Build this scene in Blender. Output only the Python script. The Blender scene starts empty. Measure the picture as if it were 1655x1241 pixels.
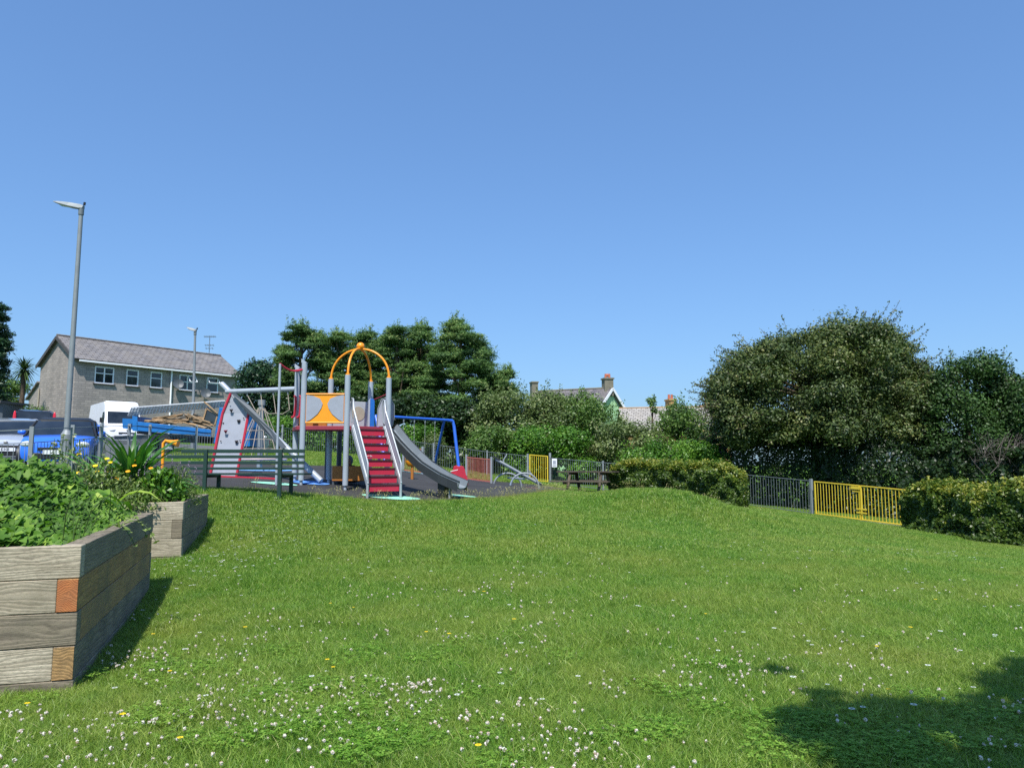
import bpy, math, random
import numpy as np
from mathutils import Vector, Matrix
S = bpy.context.scene
C = S.collection
R = math.radians
# ------------------------------------------------------------------ camera, sky, sun, exposure
F, CX, CY, PITCH, H = 1200.0, 827.5, 620.5, R(6.16), 1.45
cam = bpy.data.cameras.new("camera"); cam.sensor_width = 36; cam.lens = F/1655*36; cam.clip_start = .05; cam.clip_end = 3000
camo = bpy.data.objects.new("camera", cam); C.objects.link(camo)
camo.location = (0, 0, H); camo.rotation_euler = (R(90)+PITCH, 0, 0); S.camera = camo
SUN_EL = R(58); SUN_DIR = Vector((-.10, -1, 0)).normalized()          # horizontal direction towards the sun
W = bpy.data.worlds.new("World"); S.world = W; W.use_nodes = True
nt = W.node_tree; nt.nodes.clear()
sky = nt.nodes.new("ShaderNodeTexSky"); sky.sky_type = 'NISHITA'; sky.sun_disc = False
sky.sun_elevation = SUN_EL; sky.sun_rotation = math.atan2(SUN_DIR.x, SUN_DIR.y)
sky.air_density = 1.25; sky.dust_density = 1.0; sky.ozone_density = 3.5
bg = nt.nodes.new("ShaderNodeBackground"); bg.inputs[1].default_value = .15
wo = nt.nodes.new("ShaderNodeOutputWorld")
# film response of the phone: flatter, more saturated blue
m1 = nt.nodes.new("ShaderNodeMix"); m1.data_type = 'RGBA'; m1.blend_type = 'MULTIPLY'; m1.inputs[0].default_value = 1; m1.inputs[7].default_value = (.15, .15, .15, 1)
gm = nt.nodes.new("ShaderNodeGamma"); gm.inputs[1].default_value = .69
m2 = nt.nodes.new("ShaderNodeMix"); m2.data_type = 'RGBA'; m2.blend_type = 'MULTIPLY'; m2.inputs[0].default_value = 1
EXPO = .5
m2.inputs[7].default_value = tuple(k/.15/2**EXPO for k in (.49, .725, 1.05))+(1,)
nt.links.new(sky.outputs[0], m1.inputs[6]); nt.links.new(m1.outputs[2], gm.inputs[0]); nt.links.new(gm.outputs[0], m2.inputs[6])
nt.links.new(m2.outputs[2], bg.inputs[0]); nt.links.new(bg.outputs[0], wo.inputs[0])
sl = bpy.data.lights.new("sun", 'SUN'); sl.energy = 4.4; sl.angle = R(.53); sl.color = (1, .96, .89)
so = bpy.data.objects.new("sun", sl); C.objects.link(so)
sd = SUN_DIR*math.cos(SUN_EL) + Vector((0, 0, math.sin(SUN_EL)))
so.rotation_euler = sd.to_track_quat('Z', 'Y').to_euler(); so.location = (0, -20, 40)
S.view_settings.view_transform = 'Standard'; S.view_settings.look = 'None'
S.view_settings.exposure = EXPO; S.view_settings.gamma = 1
S.cycles.max_bounces = 6; S.cycles.diffuse_bounces = 3; S.cycles.transparent_max_bounces = 8
S.cycles.use_denoising = False
# ------------------------------------------------------------------ projection helpers (measured on the photograph)
cp, sp = math.cos(PITCH), math.sin(PITCH)
def V(px, py, Y):
    "the world point seen at pixel (px,py) of the photograph, Y metres ahead"
    u = (px-CX)/F; v = (CY-py)/F
    s = Y/(cp - v*sp)
    return Vector((u*s, Y, H + s*(sp + v*cp)))
def mpp(Y): return Y/F
# terrain heights: thin plate spline through surveyed points
A = []
for x in (-14, -7, 0, 7, 14):
    for y in (-12, -4, 2, 5): A.append((x, y, 0.0))
A += [(0, 8, .06), (5, 8, .0), (10, 10, -.15), (-3.7, 8.2, .03), (-10, 9, .15), (-16, 14, .6), (0, 11, .2), (4.5, 12, .1)]
for q in [(292, 902, 9.9), (331, 856, 12.4), (450, 803, 14.4), (335, 800, 14.0), (600, 812, 15.2), (750, 812, 15.9), (850, 802, 19),
          (485, 784, 16.4), (560, 795, 16.4), (375, 772, 17.5), (417, 762, 20.5), (560, 754, 23), (530, 733, 35), (786, 770, 34.5),
          (870, 781, 32.5), (740, 773, 31), (840, 788, 26), (950, 797, 28), (1000, 797, 29), (1195, 821, 26), (1313, 833, 25.5), (1460, 853, 23),
          (1560, 869, 19.5), (1655, 884, 18.3), (1400, 880, 15.5), (1190, 828, 19), (1655, 900, 15), (1300, 853, 18)]:
    A.append(tuple(V(*q)))
A += [(-13.2, 19, 1.12), (-13, 22, 1.35), (-12, 26, 1.55), (-13, 31, 1.8), (-20, 24, 1.4), (-22, 34, 2.25), (-22, 40, 2.5), (-29, 48, 3.1), (-22, 56, 3.2),
      (-45, 50, 3.2), (-10, 42, 1.7), (-10, 60, 2.4), (5, 60, .6), (5, 40, .5), (20, 40, -.8), (30, 60, -.8), (18, 25, -.9), (40, 30, -1.4), (25, 12, -.6), (-30, 10, .6), (-40, 25, 1.5), (45, 0, -1), (-45, 0, .6), (-40, 70, 3.2), (45, 70, -.8)]
A = np.array(A, float)
def _U(r2): return np.where(r2 > 1e-9, .5*r2*np.log(np.maximum(r2, 1e-9)), 0.)
_n = len(A); _d = ((A[:, None, :2]-A[None, :, :2])**2).sum(-1)
_L = np.zeros((_n+3, _n+3)); _L[:_n, :_n] = _U(_d)+np.eye(_n)*2.0
_L[:_n, _n] = 1; _L[:_n, _n+1:] = A[:, :2]; _L[_n, :_n] = 1; _L[_n+1:, :_n] = A[:, :2].T
_w = np.linalg.solve(_L, np.concatenate([A[:, 2], [0, 0, 0]]))
def gzv(x, y):
    x = np.asarray(x, float); y = np.asarray(y, float); sh = x.shape
    x = np.clip(x.ravel(), -45, 45); y = np.clip(y.ravel(), -12, 70)
    z = np.zeros(len(x))
    for i in range(0, len(x), 20000):
        a, b = x[i:i+20000], y[i:i+20000]
        r2 = (a[:, None]-A[None, :, 0])**2+(b[:, None]-A[None, :, 1])**2
        z[i:i+20000] = _U(r2)@_w[:_n]+_w[_n]+_w[_n+1]*a+_w[_n+2]*b
    z += .43*np.exp(-((x-3.45)/1.55)**2-((y-18.0)/2.0)**2)
    return z.reshape(sh)
def gz(x, y): return float(gzv(np.array([x]), np.array([y]))[0])
def gp(px, Y, dz=0):
    "point on the ground Y metres ahead in pixel column px"
    u = (px-CX)/F; z = 0
    for _ in range(4):
        X = u*(Y*cp+(z-H)*sp); z = gz(X, Y)
    return Vector((X, Y, z+dz))
# ------------------------------------------------------------------ materials
def lin(c):
    if isinstance(c, str): c = [int(c[i:i+2], 16)/255 for i in (0, 2, 4)]
    return tuple(((v/12.92) if v <= .04045 else ((v+.055)/1.055)**2.4) for v in c)+(1,)
class NT:
    def __init__(s, name):
        s.m = bpy.data.materials.new(name); s.m.use_nodes = True; s.t = s.m.node_tree
        s.b = s.t.nodes["Principled BSDF"]; s.o = s.t.nodes["Material Output"]
    def n(s, typ, **kw):
        x = s.t.nodes.new("ShaderNode"+typ)
        for k, v in kw.items():
            if k in x.inputs.keys(): x.inputs[k].default_value = v
            else: setattr(x, k, v)
        return x
    def l(s, a, b): s.t.links.new(a, b)
    def noise(s, scale, detail=4, rough=.6, vec=None, stretch=None):
        x = s.n("TexNoise"); x.inputs["Scale"].default_value = scale; x.inputs["Detail"].default_value = detail; x.inputs["Roughness"].default_value = rough
        if vec is None: vec = s.n("TexCoord").outputs["Object"]
        if stretch:
            mp = s.n("Mapping"); mp.inputs["Scale"].default_value = stretch; s.l(vec, mp.inputs[0]); vec = mp.outputs[0]
        s.l(vec, x.inputs["Vector"]); return x.outputs["Fac"]
    def ramp(s, fac, stops):
        x = s.n("ValToRGB"); e = x.color_ramp.elements
        while len(e) < len(stops): e.new(.5)
        for i, (p, c) in enumerate(stops): e[i].position = p; e[i].color = c
        s.l(fac, x.inputs[0]); return x.outputs[0]
    def mix(s, fac, a, b, mode='MIX'):
        x = s.n("Mix", data_type='RGBA', blend_type=mode)
        for sock, v in ((x.inputs[0], fac), (x.inputs[6], a), (x.inputs[7], b)):
            if hasattr(v, 'links'): s.l(v, sock)
            else: sock.default_value = v
        return x.outputs[2]
    def bump(s, h, strength=.3, dist=.02):
        x = s.n("Bump"); x.inputs["Strength"].default_value = strength; x.inputs["Distance"].default_value = dist
        s.l(h, x.inputs["Height"]); s.l(x.outputs[0], s.b.inputs["Normal"])
    def col(s, c): s.l(c, s.b.inputs["Base Color"])
def paint(name, c, rough=.4, metal=0, wear=.12, scale=6, coat=0, dirt=None):
    t = NT(name); c = lin(c); d = lin(dirt) if dirt else tuple(v*.55 for v in c[:3])+(1,)
    f = t.noise(scale, 6, .7)
    f2 = t.ramp(f, [(.45, (0, 0, 0, 1)), (.75, (wear*3,)*3+(1,))])
    t.col(t.mix(f2, c, d)); t.b.inputs["Roughness"].default_value = rough; t.b.inputs["Metallic"].default_value = metal
    if coat: t.b.inputs["Coat Weight"].default_value = coat
    t.bump(t.noise(scale*8, 3), .06, .005)
    return t.m
def leafmat(name, stops, rough=.45, trans=.25, spec=.4, field=None):
    "colour varies leaf by leaf and clump by clump through the mesh attribute var"
    t = NT(name); a = t.n("Attribute", attribute_name="var")
    c = t.ramp(a.outputs["Fac"], [(p, lin(q)) for p, q in stops]); 
    if field:     # patches of yellower and deeper green over the ground
        pos = t.n("NewGeometry").outputs["Position"]
        f1 = t.noise(.55, 4, .6, pos); f2 = t.noise(2.6, 3, .6, pos)
        c = t.mix(t.ramp(f1, [(.40, (0, 0, 0, 1)), (.70, (.48,)*3+(1,))]), c, lin(field[0])); c = t.mix(t.ramp(f2, [(.50, (0, 0, 0, 1)), (.75, (.5,)*3+(1,))]), c, lin(field[1]))
    t.col(c)
    t.b.inputs["Roughness"].default_value = rough; t.b.inputs["Specular IOR Level"].default_value = spec
    if trans:
        tr = t.n("BsdfTranslucent"); g = t.mix(1.0, c, (1.0, 1.25, .45, 1), 'MULTIPLY'); t.l(g, tr.inputs[0])
        ms = t.n("MixShader"); ms.inputs[0].default_value = trans
        t.l(t.b.outputs[0], ms.inputs[1]); t.l(tr.outputs[0], ms.inputs[2]); t.l(ms.outputs[0], t.o.inputs[0])
    return t.m
M = {}
M['galv'] = paint('galvanised steel', '8a9093', .55, .2, .15, 5)
M['galv_dk'] = paint('grey painted steel', '6f777b', .5, .1, .15, 7)
M['post'] = paint('pale grey powder coat', '9fa8b2', .38, .0, .1, 4)
M['alu'] = paint('brushed aluminium', 'a4a9ae', .45, .25, .08, 8)
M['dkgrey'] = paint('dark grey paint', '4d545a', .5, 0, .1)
M['red'] = paint('red play paint', 'b5283c', .45, 0, .12)
M['treadshade'] = paint('tread with gap shade', '451620', .7, 0, .1)  # dark colour stands in for the shaded gaps between the risers
M['shadepanel'] = paint('panel grey with shade', '4e565e', .6, 0, .1)  # shade on the climbing wall's underside is put into this grey
M['redstep'] = paint('red rubber step', 'bd2440', .6, 0, .10, 9, dirt='8a3a48')
M['maroon'] = paint('maroon deck', '90303f', .55, 0, .1)
M['orange'] = paint('orange plastic', 'f09a1c', .4, 0, .08)
M['orange_pipe'] = paint('orange pipe', 'f0951c', .35, 0, .05)
M['brown_panel'] = paint('ochre panel', 'a86a28', .5, 0, .15)
M['panelgrey'] = paint('light grey panel', '989da8', .5, 0, .1)
M['panelwhite'] = paint('off white panel', 'a9adb2', .5, 0, .08)
M['beige'] = paint('beige panel', 'a89f8c', .5, 0, .1)
M['bluep'] = paint('blue play paint', '2a5fc0', .35, 0, .08)
M['bluedk'] = paint('blue panel', '1f66b8', .4, 0, .08)
M['yellow'] = paint('yellow gate paint', 'd0b638', .45, 0, .1)
M['green_bench'] = paint('dark green bench paint', '1c3831', .55, 0, .12)
M['slide'] = paint('stainless slide', '858d93', .45, .3, .05)
M['slide_side'] = paint('dark slide side', '33373a', .5, .2, .08)
M['rope'] = paint('rope', 'a89c8e', .9, 0, .2, 20)
M['chain'] = paint('chain steel', '8f8f8c', .5, .5, .1)
M['black'] = paint('black plastic', '1b1c1e', .5, 0, .05)
M['tyre'] = paint('tyre rubber', '202122', .85, 0, .1)
M['rubberdk'] = paint('dark hole', '101010', .9, 0, 0)
M['hold'] = paint('climbing hold', '3c3a3e', .6, 0, .05)
M['holdr'] = paint('climbing hold red', '6e2030', .6, 0, .05)
M['carblue'] = paint('blue car paint', '2f74f0', .28, .0, .04, 3, 1)
M['carsilver'] = paint('silver car paint', 'b4bac4', .3, .3, .04, 3, 1)
M['cardark'] = paint('dark maroon car paint', '2c1c24', .28, 0, .04, 3, 1)
M['white'] = paint('white paint', 'e9ebee', .35, 0, .06, 2, .4)
M['truckblue'] = paint('blue truck paint', '1e6db0', .42, 0, .2, 3)
M['upvc'] = paint('white plastic frame', 'f2f4f6', .4, 0, .04)
M['slate'] = paint('dark verge board', '4d4a4a', .7, 0, .1)
M['lamp_lens'] = paint('lamp lens', 'cfd4d6', .3, 0, .02)
M['redlens'] = paint('red lens', 'd02838', .2, 0, 0)
M['pinkish'] = paint('pale pink ring', 'd9c4c8', .5, 0, .1)
M['skin'] = paint('skin', 'a5735a', .6, 0, 0)
M['hood'] = paint('grey cloth', '70757a', .9, 0, .1, 12)
M['jeans'] = paint('dark blue cloth', '2c3542', .9, 0, .1, 12)
M['mesh_rack'] = paint('grey ladder alloy', 'd2d3d6', .5, .3, .15, 4)
M['chim'] = paint('chimney render', '7c7768', .9, 0, .3, 3)
M['pots'] = paint('terracotta pots', 'b4664e', .8, 0, .1)
M['greenwall'] = paint('pale green render', 'a8cf9c', .85, 0, .08, 1)
M['ochrechim'] = paint('ochre render', 'b08a5c', .9, 0, .2, 2)
M['pave'] = paint('concrete', '9a968c', .9, 0, .2, 3)
M['redbar'] = paint('red barrier paint', 'b8695c', .5, 0, .2, 9)
def glass(name, c='1c2227'):
    t = NT(name); f = t.noise(1.3, 3); t.col(t.ramp(f, [(.35, lin(c)), (.75, tuple(min(1, v*2.6+.01) for v in lin(c)[:3])+(1,))]))
    t.b.inputs["Roughness"].default_value = .07; t.b.inputs["Specular IOR Level"].default_value = .8; return t.m
M['glass'] = glass('window glass'); M['carglass'] = glass('car glass', '161b20')
def bark(name, a, b):
    t = NT(name); f = t.noise(6, 6, .7, stretch=(3, 3, .6)); t.col(t.ramp(f, [(.3, lin(a)), (.7, lin(b))])); t.b.inputs["Roughness"].default_value = .9
    t.bump(f, .6, .03); return t.m
M['bark'] = bark('bark', '3a2f26', '6b5b4a'); M['bark_pine'] = bark('pine bark', '4a3a30', '84705e'); M['twig'] = bark('bare twig', '4c4540', '746a62')
def wood(name, a, b, axis='x', grain=13, dark='2a241c'):
    t = NT(name); tc = t.n("TexCoord").outputs["Object"]
    st = {'x': (1.2, 7, 7), 'y': (7, 1.2, 7), 'z': (7, 7, 1.2)}[axis]
    d = t.noise(2.2, 4, .6, tc, st)
    mp = t.n("Mapping"); mp.inputs["Scale"].default_value = tuple(v/7 for v in st); t.l(tc, mp.inputs[0])
    ad = t.n("VectorMath", operation='ADD'); sc = t.n("VectorMath", operation='SCALE'); sc.inputs["Scale"].default_value = .22
    nz = t.n("TexNoise"); nz.inputs["Scale"].default_value = 5; t.l(mp.outputs[0], nz.inputs["Vector"]); t.l(nz.outputs["Color"], sc.inputs[0])
    t.l(mp.outputs[0], ad.inputs[0]); t.l(sc.outputs[0], ad.inputs[1])
    w = t.n("TexWave", wave_type='RINGS', rings_direction='X' if axis == 'x' else 'Y'); w.inputs["Scale"].default_value = grain; w.inputs["Distortion"].default_value = 5; w.inputs["Detail"].default_value = 3; w.inputs["Detail Scale"].default_value = 1.6
    t.l(ad.outputs[0], w.inputs["Vector"])
    fine = t.noise(22, 5, .7, tc, tuple(v*1.3 for v in st))
    c1 = t.ramp(d, [(.3, lin(a)), (.7, lin(b))])
    c2 = t.mix(t.ramp(w.outputs["Fac"], [(.0, (.42,)*3+(1,)), (.3, (0, 0, 0, 1))]), c1, lin(dark))
    c3 = t.mix(t.ramp(fine, [(.48, (0, 0, 0, 1)), (.72, (.75,)*3+(1,))]), c2, lin(dark))
    blot = t.noise(1.6, 4, .7, tc); c4 = t.mix(t.ramp(blot, [(.42, (0, 0, 0, 1)), (.7, (.6,)*3+(1,))]), c3, lin('5b5a48'))
    oi = t.n('ObjectInfo'); c4 = t.mix(t.ramp(oi.outputs['Random'], [(0, (0, 0, 0, 1)), (1, (.35,)*3+(1,))]), c4, lin('84765f'))
    t.col(c4); t.b.inputs["Roughness"].default_value = .85
    m = t.n("Math", operation='ADD'); t.l(w.outputs["Fac"], m.inputs[0]); t.l(fine, m.inputs[1]); t.bump(m.outputs[0], .3, .005); return t.m
for ax in 'xy':
    M['sleeper_'+ax] = wood('weathered sleeper '+ax, 'a69a84', 'd0c4ac', ax)
    M['sleeperd_'+ax] = wood('grey sleeper '+ax, '70675a', '9a8d77', ax)
    M['sleeperb_'+ax] = wood('brown newer sleeper '+ax, '966f42', 'c0965c', ax, dark='5a4428')
M['endorange'] = wood('fresh cut end grain', 'b8652f', 'cd7c40', 'y', 22, dark='7a3a18')
M['endrot'] = wood('rotting end grain', '8a6a40', 'c49a62', 'y', 12, dark='3a2818')
M['timber'] = wood('broken timber', 'a07a50', 'd0b088', 'x', 30, dark='3a2a1c')
M['table'] = wood('dark picnic timber', '2e2622', '473a34', 'x', 30)
def soil():
    t = NT('soil'); f = t.noise(9, 8, .75); t.col(t.ramp(f, [(.3, lin('2d2118')), (.7, lin('5b4734'))])); t.b.inputs["Roughness"].default_value = 1; t.bump(f, 1, .05); return t.m
M['soil'] = soil()
def blockwall(name, a, b, mortar, bw=.45, bh=.15):
    t = NT(name); tc = t.n("TexCoord").outputs["Object"]; sx = t.n("SeparateXYZ"); t.l(tc, sx.inputs[0])
    m = t.n("Math", operation='ADD'); t.l(sx.outputs[0], m.inputs[0]); t.l(sx.outputs[1], m.inputs[1])
    cb = t.n("CombineXYZ"); t.l(m.outputs[0], cb.inputs[0]); t.l(sx.outputs[2], cb.inputs[1])
    br = t.n("TexBrick"); br.inputs["Scale"].default_value = 1; br.inputs["Brick Width"].default_value = bw; br.inputs["Row Height"].default_value = bh
    br.inputs["Mortar Size"].default_value = .012; br.inputs["Color1"].default_value = lin(a); br.inputs["Color2"].default_value = lin(b); br.inputs["Mortar"].default_value = lin(mortar)
    t.l(cb.outputs[0], br.inputs["Vector"])
    st = t.noise(.9, 6, .7, tc, (1, 1, .35)); c = t.mix(t.ramp(st, [(.45, (0, 0, 0, 1)), (.8, (.6,)*3+(1,))]), br.outputs[0], lin('5f5b57'))
    g = t.noise(30, 4, .8); c = t.mix(t.ramp(g, [(.4, (0, 0, 0, 1)), (.8, (.35,)*3+(1,))]), c, lin('605a55'))
    t.col(c); t.b.inputs["Roughness"].default_value = .95; t.bump(br.outputs["Fac"], -.5, .01); return t.m
M['block'] = blockwall('concrete block wall', 'aea49c', '968f8a', '7a7572')
def roofmat(name, a, b, row=.3):
    t = NT(name); tc = t.n("TexCoord").outputs["Object"]
    br = t.n("TexBrick"); br.inputs["Scale"].default_value = 1; br.inputs["Brick Width"].default_value = .38; br.inputs["Row Height"].default_value = row
    br.inputs["Mortar Size"].default_value = .02; br.inputs["Color1"].default_value = lin(a); br.inputs["Color2"].default_value = lin(b); br.inputs["Mortar"].default_value = lin('37322f')
    t.l(tc, br.inputs["Vector"]); n = t.noise(1.5, 6, .7); c = t.mix(t.ramp(n, [(.4, (0, 0, 0, 1)), (.7, (.5,)*3+(1,))]), br.outputs[0], lin('8b8378'))
    t.col(c); t.b.inputs["Roughness"].default_value = .85; t.bump(br.outputs["Fac"], -.8, .03); return t.m
M['roof'] = roofmat('concrete roof tiles', '7c797a', '646264'); M['roof_slate'] = roofmat('slate roof', '6e6a70', '57545c', .25); M['roof_pale'] = roofmat('pale lichened slates', 'a8a39c', '8f8b86', .25)
def rubber():
    t = NT('black wet pour rubber'); f = t.noise(60, 5, .8); g = t.noise(.9, 4)
    a = t.ramp(f, [(.35, lin('1e1e1f')), (.7, lin('3a3939'))]); t.col(t.mix(t.ramp(g, [(.4, (0, 0, 0, 1)), (.75, (.5,)*3+(1,))]), a, lin('484747')))
    t.b.inputs["Roughness"].default_value = .95; t.bump(f, .5, .01); return t.m
M['rubber'] = rubber()
for k, c in (('mint', '8fd0b4'), ('skyb', '74a8dc'), ('redr', 'b0404a'), ('bluer', '5a90d8')): M['wp_'+k] = paint('wet pour '+k, c, .95, 0, .2, 20)
def asphalt():
    t = NT('car park asphalt'); f = t.noise(40, 6, .8); t.col(t.ramp(f, [(.3, lin('4a4b4d')), (.7, lin('6a6b6c'))])); t.b.inputs["Roughness"].default_value = .9; t.bump(f, .3, .01); return t.m
M['asphalt'] = asphalt()
def lawn():
    t = NT('lawn turf'); f = t.noise(.7, 6, .65); g = t.noise(35, 5, .8)
    a = t.ramp(f, [(.3, lin('4a6a24')), (.55, lin('5a7c2a')), (.75, lin('708838'))]); t.col(t.mix(t.ramp(g, [(.35, (.6,)*3+(1,)), (.65, (0, 0, 0, 1))]), a, lin('34501a')))
    t.b.inputs["Roughness"].default_value = .95; t.b.inputs["Specular IOR Level"].default_value = .1; t.bump(g, .8, .04); return t.m
M['lawn'] = lawn()
# leaves
M['l_pine'] = leafmat('pine needles', [(0, '32462a'), (.4, '4e6e3c'), (.75, '6e8c4a'), (1, '96a062')], .6, .2, .25)
M['l_cyp'] = leafmat('cypress foliage', [(0, '16301c'), (.6, '27482a'), (1, '3d5f34')], .5, .1)
M['l_haw'] = leafmat('hawthorn leaves', [(0, '30401f'), (.45, '4c5e2e'), (.8, '6a743c'), (1, '8c8858')], .5, .15)
M['l_bay'] = leafmat('dark bay leaves', [(0, '22381a'), (.5, '385426'), (1, '547238')], .5, .15, .3)
M['l_grey'] = leafmat('grey green leaves', [(0, '414f28'), (.5, '627640'), (.85, '848f58'), (1, 'a8a67c')], .5, .2)
M['l_bright'] = leafmat('bright shrub leaves', [(0, '34551b'), (.5, '548028'), (1, '82a63c')], .4, .25)
M['l_mid'] = leafmat('mid green leaves', [(0, '33491e'), (.5, '50702c'), (1, '7a9048')], .45, .2)
M['l_hedge'] = leafmat('beech hedge leaves', [(0, '2c3f16'), (.35, '475f22'), (.6, '5e7428'), (.8, '788234'), (1, '9e9a40')], .4, .25)
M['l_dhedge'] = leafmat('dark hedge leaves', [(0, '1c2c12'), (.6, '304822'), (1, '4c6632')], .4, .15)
M['l_bind'] = leafmat('heart shaped leaves', [(0, '3c5e20'), (.45, '5a822e'), (.75, '7a9c3c'), (1, 'b4c85c')], .55, .35, .25)
M['l_strap'] = leafmat('strap leaves', [(0, '2f5a24'), (.6, '477a34'), (1, '6c9c4c')], .4, .25)
M['l_herb'] = leafmat('herb leaves', [(0, '4c6330'), (.5, '6a8038'), (1, '93a55c')], .5, .25)
M['l_palm'] = leafmat('palm leaves', [(0, '2d4422'), (1, '52683a')], .45, .1)
M['l_grass'] = leafmat('grass blades', [(0, '2f521a'), (.3, '5a8629'), (.62, '83a540'), (.88, 'aec260'), (1, 'cfc88c')], .42, .34, .4, ('a8a856', '558230'))
M['l_clover'] = leafmat('clover leaves', [(0, '5c8a2c'), (.6, '7ca83c'), (1, 'a0c456')], .6, .45, .2, ('9cb050', '6c9a38'))
M['l_seed'] = leafmat('dry grass stems', [(0, '8a8a4c'), (.5, 'a8a268'), (1, 'c2b885')], .7, .3, .2)
M['fl_white'] = leafmat('white clover petals', [(0, '9a7a62'), (.2, 'c4a89a'), (.45, 'd9cdc4'), (1, 'efece6')], .7, .2, .2)
M['fl_daisy'] = leafmat('white daisy petals', [(0, 'f2f2f0'), (1, 'ffffff')], .6, .2, .2)
M['fl_yellow'] = leafmat('yellow petals', [(0, 'f0c818'), (1, 'ffe030')], .5, .2, .2)
M['fl_orange'] = leafmat('orange petals', [(0, 'e89818'), (1, 'f5b528')], .5, .2, .2)
M['fl_mauve'] = leafmat('mauve flower spikes', [(0, '8a7698'), (1, 'b09ab0')], .7, .2, .2)
# ------------------------------------------------------------------ mesh building
def tag(o, label=None, cat=None, group=None, kind=None):
    if label: o['label'] = label
    if cat: o['category'] = cat
    if group: o['group'] = group
    if kind: o['kind'] = kind
    return o
def thing(name, label, cat, loc=(0, 0, 0), rz=0, group=None):
    o = bpy.data.objects.new(name, None); C.objects.link(o); o.location = loc; o.rotation_euler = (0, 0, rz); o.empty_display_size = .1
    return tag(o, label, cat, group)
def rootmat(p):
    while p.parent is not None: p = p.parent
    return Matrix.Translation(p.location)@p.rotation_euler.to_matrix().to_4x4()
class MB:
    def __init__(s): s.v = []; s.f = []
    def add(s, vs, fs):
        k = len(s.v); s.v += [tuple(v) for v in vs]; s.f += [tuple(i+k for i in f) for f in fs]; return s
    def box(s, c, d, rz=0, rot=None):
        x, y, z = [q/2 for q in d]; m = rot if rot is not None else Matrix.Rotation(rz, 3, 'Z'); c = Vector(c)
        vs = [c+m@Vector((a*x, b*y, e*z)) for a in (-1, 1) for b in (-1, 1) for e in (-1, 1)]
        return s.add(vs, [(0, 1, 3, 2), (4, 6, 7, 5), (0, 4, 5, 1), (2, 3, 7, 6), (0, 2, 6, 4), (1, 5, 7, 3)])
    def tube(s, path, r, n=10, cap=True):
        P = [Vector(p) for p in path]; k = len(P); rs = [r]*k if not hasattr(r, '__len__') else list(r); vs = []
        up = None
        for i, p in enumerate(P):
            t = (P[min(i+1, k-1)]-P[max(i-1, 0)]).normalized()
            if up is None: up = Vector((0, 0, 1)) if abs(t.z) < .9 else Vector((1, 0, 0))
            a = t.cross(up)
            if a.length < 1e-4: a = t.cross(Vector((0, 1, 0)))
            a.normalize(); b = a.cross(t).normalized(); up = b
            for j in range(n):
                q = 2*math.pi*j/n; vs.append(p+(a*math.cos(q)+b*math.sin(q))*rs[i])
        fs = [(i*n+j, i*n+(j+1) % n, (i+1)*n+(j+1) % n, (i+1)*n+j) for i in range(k-1) for j in range(n)]
        if cap: fs += [tuple(range(n))[::-1], tuple(range((k-1)*n, k*n))]
        return s.add(vs, fs)
    def bar(s, a, b, w, t=None, up=(0, 0, 1)):
        a = Vector(a); b = Vector(b); d = (b-a); L = d.length; d.normalize(); t = t or w
        y = Vector(up).cross(d)
        if y.length < 1e-3: y = Vector((1, 0, 0)).cross(d)
        y.normalize(); z = d.cross(y); m = Matrix((d, y, z)).transposed()
        return s.box((a+b)/2, (L, w, t), rot=m)
    def prism(s, poly, o, ax, ay, th):
        "polygon in the plane (o,ax,ay) given thickness th along the normal"
        o = Vector(o); ax = Vector(ax); ay = Vector(ay); n = ax.cross(ay).normalized()*th; k = len(poly)
        vs = [o+ax*a+ay*b for a, b in poly]; vs += [v+n for v in vs]
        return s.add(vs, [tuple(range(k))[::-1], tuple(range(k, 2*k))]+[(i, (i+1) % k, k+(i+1) % k, k+i) for i in range(k)])
    def ball(s, c, r, n=8, m=6):
        c = Vector(c); r = r if hasattr(r, '__len__') else (r, r, r); vs = []
        for i in range(m+1):
            a = math.pi*i/m
            for j in range(n):
                b = 2*math.pi*j/n; vs.append(c+Vector((r[0]*math.sin(a)*math.cos(b), r[1]*math.sin(a)*math.sin(b), r[2]*math.cos(a))))
        return s.add(vs, [(i*n+j, (i+1)*n+j, (i+1)*n+(j+1) % n, i*n+(j+1) % n) for i in range(m) for j in range(n)])
    def disc(s, c, ax, ay, r, th, n=20):
        return s.prism([(r*math.cos(2*math.pi*i/n), r*math.sin(2*math.pi*i/n)) for i in range(n)], c, ax, ay, th)
    def build(s, name, mat, parent=None, smooth=False, bevel=0, local=False):
        me = bpy.data.meshes.new(name); vs = s.v
        if parent is not None and not local:
            inv = rootmat(parent).inverted(); vs = [inv@Vector(v) for v in vs]
        me.from_pydata([tuple(v) for v in vs], [], s.f); me.update()
        o = bpy.data.objects.new(name, me); C.objects.link(o); o.parent = parent
        me.materials.append(M[mat] if isinstance(mat, str) else mat)
        if smooth:
            me.polygons.foreach_set("use_smooth", [True]*len(me.polygons)); me.set_sharp_from_angle(angle=R(40))
        if bevel:
            b = o.modifiers.new("bevel", 'BEVEL'); b.width = bevel; b.segments = 2; b.limit_method = 'ANGLE'
        return o
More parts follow.
